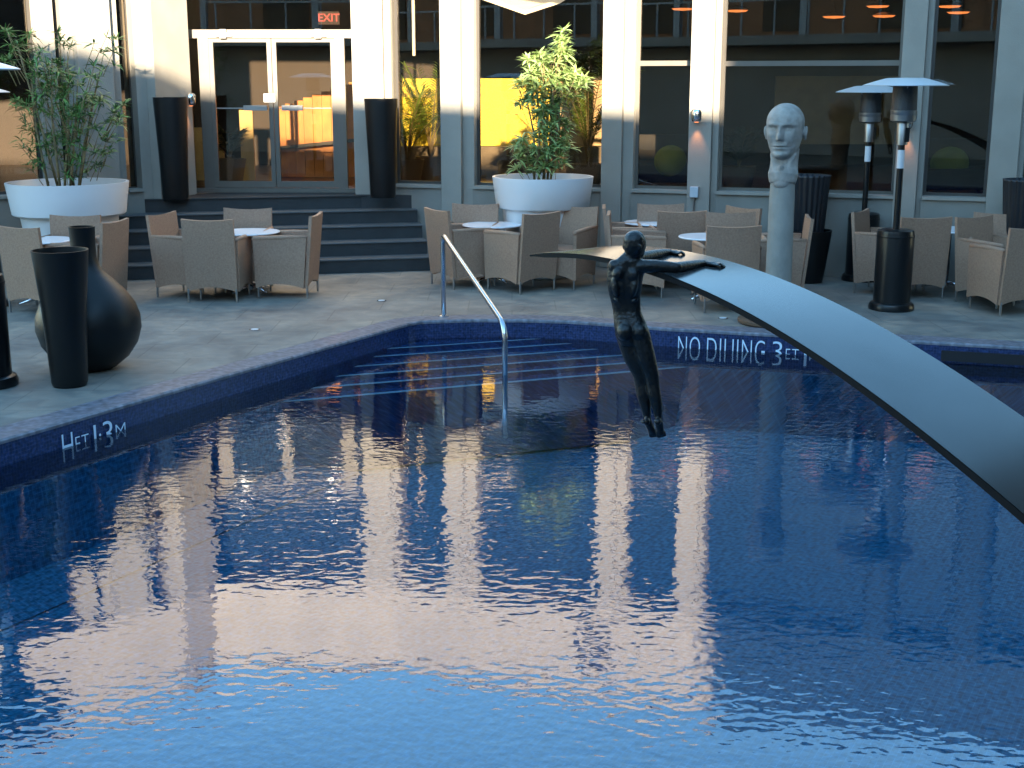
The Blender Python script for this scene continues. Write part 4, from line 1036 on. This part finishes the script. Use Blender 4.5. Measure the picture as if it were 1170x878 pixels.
def rosette_plant(name, label, base, z0, clumps, stems, leafm, L_=.17, W_=.022, n_=14, dy=.3, Y=14.5, dens=1.0):
    t = thing(name, label, 'plant', (base.x, base.y, z0)); O = Vector((base.x, base.y, z0)); V = []; F = []; SM = MB()
    for i, (sx, tops) in enumerate(stems):
        b0 = Vector((base.x + sx, base.y + random.uniform(-.12, .12), z0)); q = Q(tops[0], tops[1], Y); q.y += random.uniform(-.15, .15)
        c1 = b0.lerp(q, .5) + Vector((random.uniform(-.05, .05), 0, .05)); SM.tube([b0 - O, b0.lerp(c1, .5) - O, c1 - O, c1.lerp(q, .5) - O, q - O], [.016, .014, .012, .009, .004], 7)
    TW = SM
    for (cx_, cy_, rx_, ry_, num) in clumps:
        for k in range(int(num * dens)):
            an = random.uniform(0, 2 * math.pi); rr = math.sqrt(random.random())
            q = Q(cx_ + rx_ * rr * math.cos(an), cy_ + ry_ * rr * math.sin(an), Y); q.y += random.uniform(-dy, dy) * (1 - .3 * rr)
            ax = Vector((random.uniform(-.5, .5) + math.cos(an) * .6, random.uniform(-.6, .4), random.uniform(.1, .7)))
            rosette(V, F, q - O, ax, n_ + random.randint(-3, 3), L_, W_)
            if random.random() < .6: TW.tube([q - O, (q - O) * .93 + Vector((random.uniform(-.04, .04) - (q - O).x * .18, 0, -.16))], [.003, .005], 4)
    SM.build('stem', M['stem'], t, smooth=True)
    raw('foliage', V, F, leafm, parent=t)
rosette_plant('bamboo_plant', 'loose airy bamboo like plant in the left white planter', pA, 1.12,
    [(18, 42, 12, 12, 8), (28, 62, 22, 12, 12), (60, 90, 26, 22, 26), (118, 50, 10, 14, 6), (120, 72, 10, 18, 5), (80, 50, 8, 14, 6), (90, 105, 34, 22, 34), (45, 78, 18, 26, 16), (60, 125, 44, 26, 42), (105, 135, 34, 22, 26), (55, 160, 34, 18, 26), (100, 165, 32, 18, 24), (85, 190, 30, 14, 14), (48, 186, 14, 12, 7), (137, 130, 8, 14, 5)],
    [(-.10, (22, 45)), (-.05, (60, 60)), (0, (78, 60)), (.06, (92, 90)), (.1, (118, 60)), (.03, (64, 100)), (-.2, (40, 90)), (.14, (108, 120))], M['leaf'], .15, .018, 12, .42, 14.85, 1.0)
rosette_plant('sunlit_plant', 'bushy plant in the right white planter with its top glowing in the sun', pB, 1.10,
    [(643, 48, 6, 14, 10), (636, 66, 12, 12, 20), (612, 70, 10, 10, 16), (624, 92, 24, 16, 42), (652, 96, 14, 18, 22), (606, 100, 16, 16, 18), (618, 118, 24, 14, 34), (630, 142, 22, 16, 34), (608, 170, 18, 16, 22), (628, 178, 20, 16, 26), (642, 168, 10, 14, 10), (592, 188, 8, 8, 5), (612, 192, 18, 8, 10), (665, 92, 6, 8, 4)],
    [(-.05, (612, 75)), (0, (640, 55)), (.05, (640, 60)), (.08, (652, 95)), (-.1, (600, 105)), (.02, (622, 90))], M['leaf_sun'], .16, .027, 13, .30, 15.6)

def palm(px, py_top, Y, zb, label, nf=11, L_=.9, m='palm', pot=True, spread=.55):
    p = XY(px, Y); top = Q(px, py_top, Y).z; h = top - zb
    t = thing('palm_plant', label, 'palm', (p.x, p.y, zb), 0, 'potted palms inside the windows')
    if pot: MB().lathe([(0, 0), (.15, 0), (.22, .34), (.225, .36), (.20, .36), (.19, .30), (0, .30)], (0, 0, 0), 28, close=False).build('pot', M['pot_dark'], t, smooth='auto')
    V = []; F = []; S_ = MB()
    for k in range(nf):
        a_ = 2 * math.pi * k / nf + random.uniform(-.3, .3); tilt = random.uniform(.15, spread) ; hh = h * random.uniform(.65, 1.0)
        pts_ = []
        for j in range(9):
            u = j / 8; r_ = tilt * hh * (u ** 1.7); z_ = .3 + (hh - .3) * (u - .12 * u ** 3 * (tilt / .5))
            pts_.append(Vector((r_ * math.cos(a_), r_ * math.sin(a_), z_)))
        S_.tube(pts_, [.009 - .0008 * j for j in range(9)], 5)
        for j in range(24):
            u = .35 + .65 * j / 23; i0 = min(7, int(u * 8)); q = pts_[i0].lerp(pts_[i0 + 1], u * 8 - i0); tg = (pts_[i0 + 1] - pts_[i0]).normalized()
            sd2 = tg.cross(Vector((0, 0, 1))); sd2 = sd2.normalized() if sd2.length > .05 else Vector((1, 0, 0))
            for s in (-1, 1): leaf(V, F, q, sd2 * s * .8 + tg * .7 + Vector((0, 0, .1)), .26 * (1.15 - .6 * abs(u - .6)), .020, .35)
    S_.build('stem', M['stem'], t, smooth=True); raw('foliage', V, F, M[m], parent=t)
M['pot_dark'] = mat('pot_clay', (.16, .13, .10), .6)
palm(466, 92, 18.6, .845, 'potted palm inside the window right of the door column', 12, spread=.6)
palm(492, 68, 19.4, .845, 'taller palm behind the window right of the door column, against the yellow panel', 10, spread=.45)
palm(672, 36, 17.6, .845, 'tall feathery palm inside the window right of the sunlit plant', 10, spread=.4)
palm(262, 140, 18.8, .845, 'broad leaved potted plant inside the left door leaf', 8, m='dark_leaf', spread=.7)
palm(845, 140, 17.0, .845, 'dark upright plant inside the window beside the stone head', 14, m='dark_leaf', spread=.3)

# ------------------------------------------------------------------ small things on the deck
d0 = None
for px, py, lab in ((291, 377, 'small flush light in the paving near the pool corner, before the nearest armchair'), (436, 344, 'small flush light in the paving between the steps and the handrail'), (826, 364, 'small flush light in the paving just above the NO DIVING marking')):
    p = G(px, py)
    if d0 is None:
        d0 = thing('deck_light', lab, 'ground light', p, 0, 'flush lights in the paving')
        MB().lathe([(.05, 0), (.05, .004), (.038, .006)], (0, 0, 0), 28).build('ring', M['chrome'], d0, smooth='auto'); MB().lathe([(.036, .004), (.036, .0075), (.01, .008)], (0, 0, 0), 24).build('lens', M['label'], d0, smooth='auto')
    else: dup(d0, p, 0, lab, 'flush lights in the paving')
p, d = FP(796); nr = Vector((d.y, -d.x)); z = Q(796, 219, p.y).z; c = p + nr * .05
t = thing('socket_box', 'small grey electrical box with conduit on the wall below the lamp column', 'electrical box', (c.x, c.y, z), math.atan2(d.y, d.x))
MB().box((0, -.03, 0), (.10, .06, .13)).build('box', M['rail'], t, bevel=.008); MB().tube([(0, -.02, -.06), (0, -.02, -z + .02)], .010, 8).build('conduit', M['brushed'], t)
p = G(679, 293)
t = thing('cable_coil', 'small black coil of cable on the paving by the wall left of the bronze head', 'cable', p)
MB().tube([(.14 * math.cos(k * .4) * (1 - .01 * k), .10 * math.sin(k * .4), .02 + .0022 * k) for k in range(60)], .012, 8).build('loop', M['black_matte'], t, smooth=True)
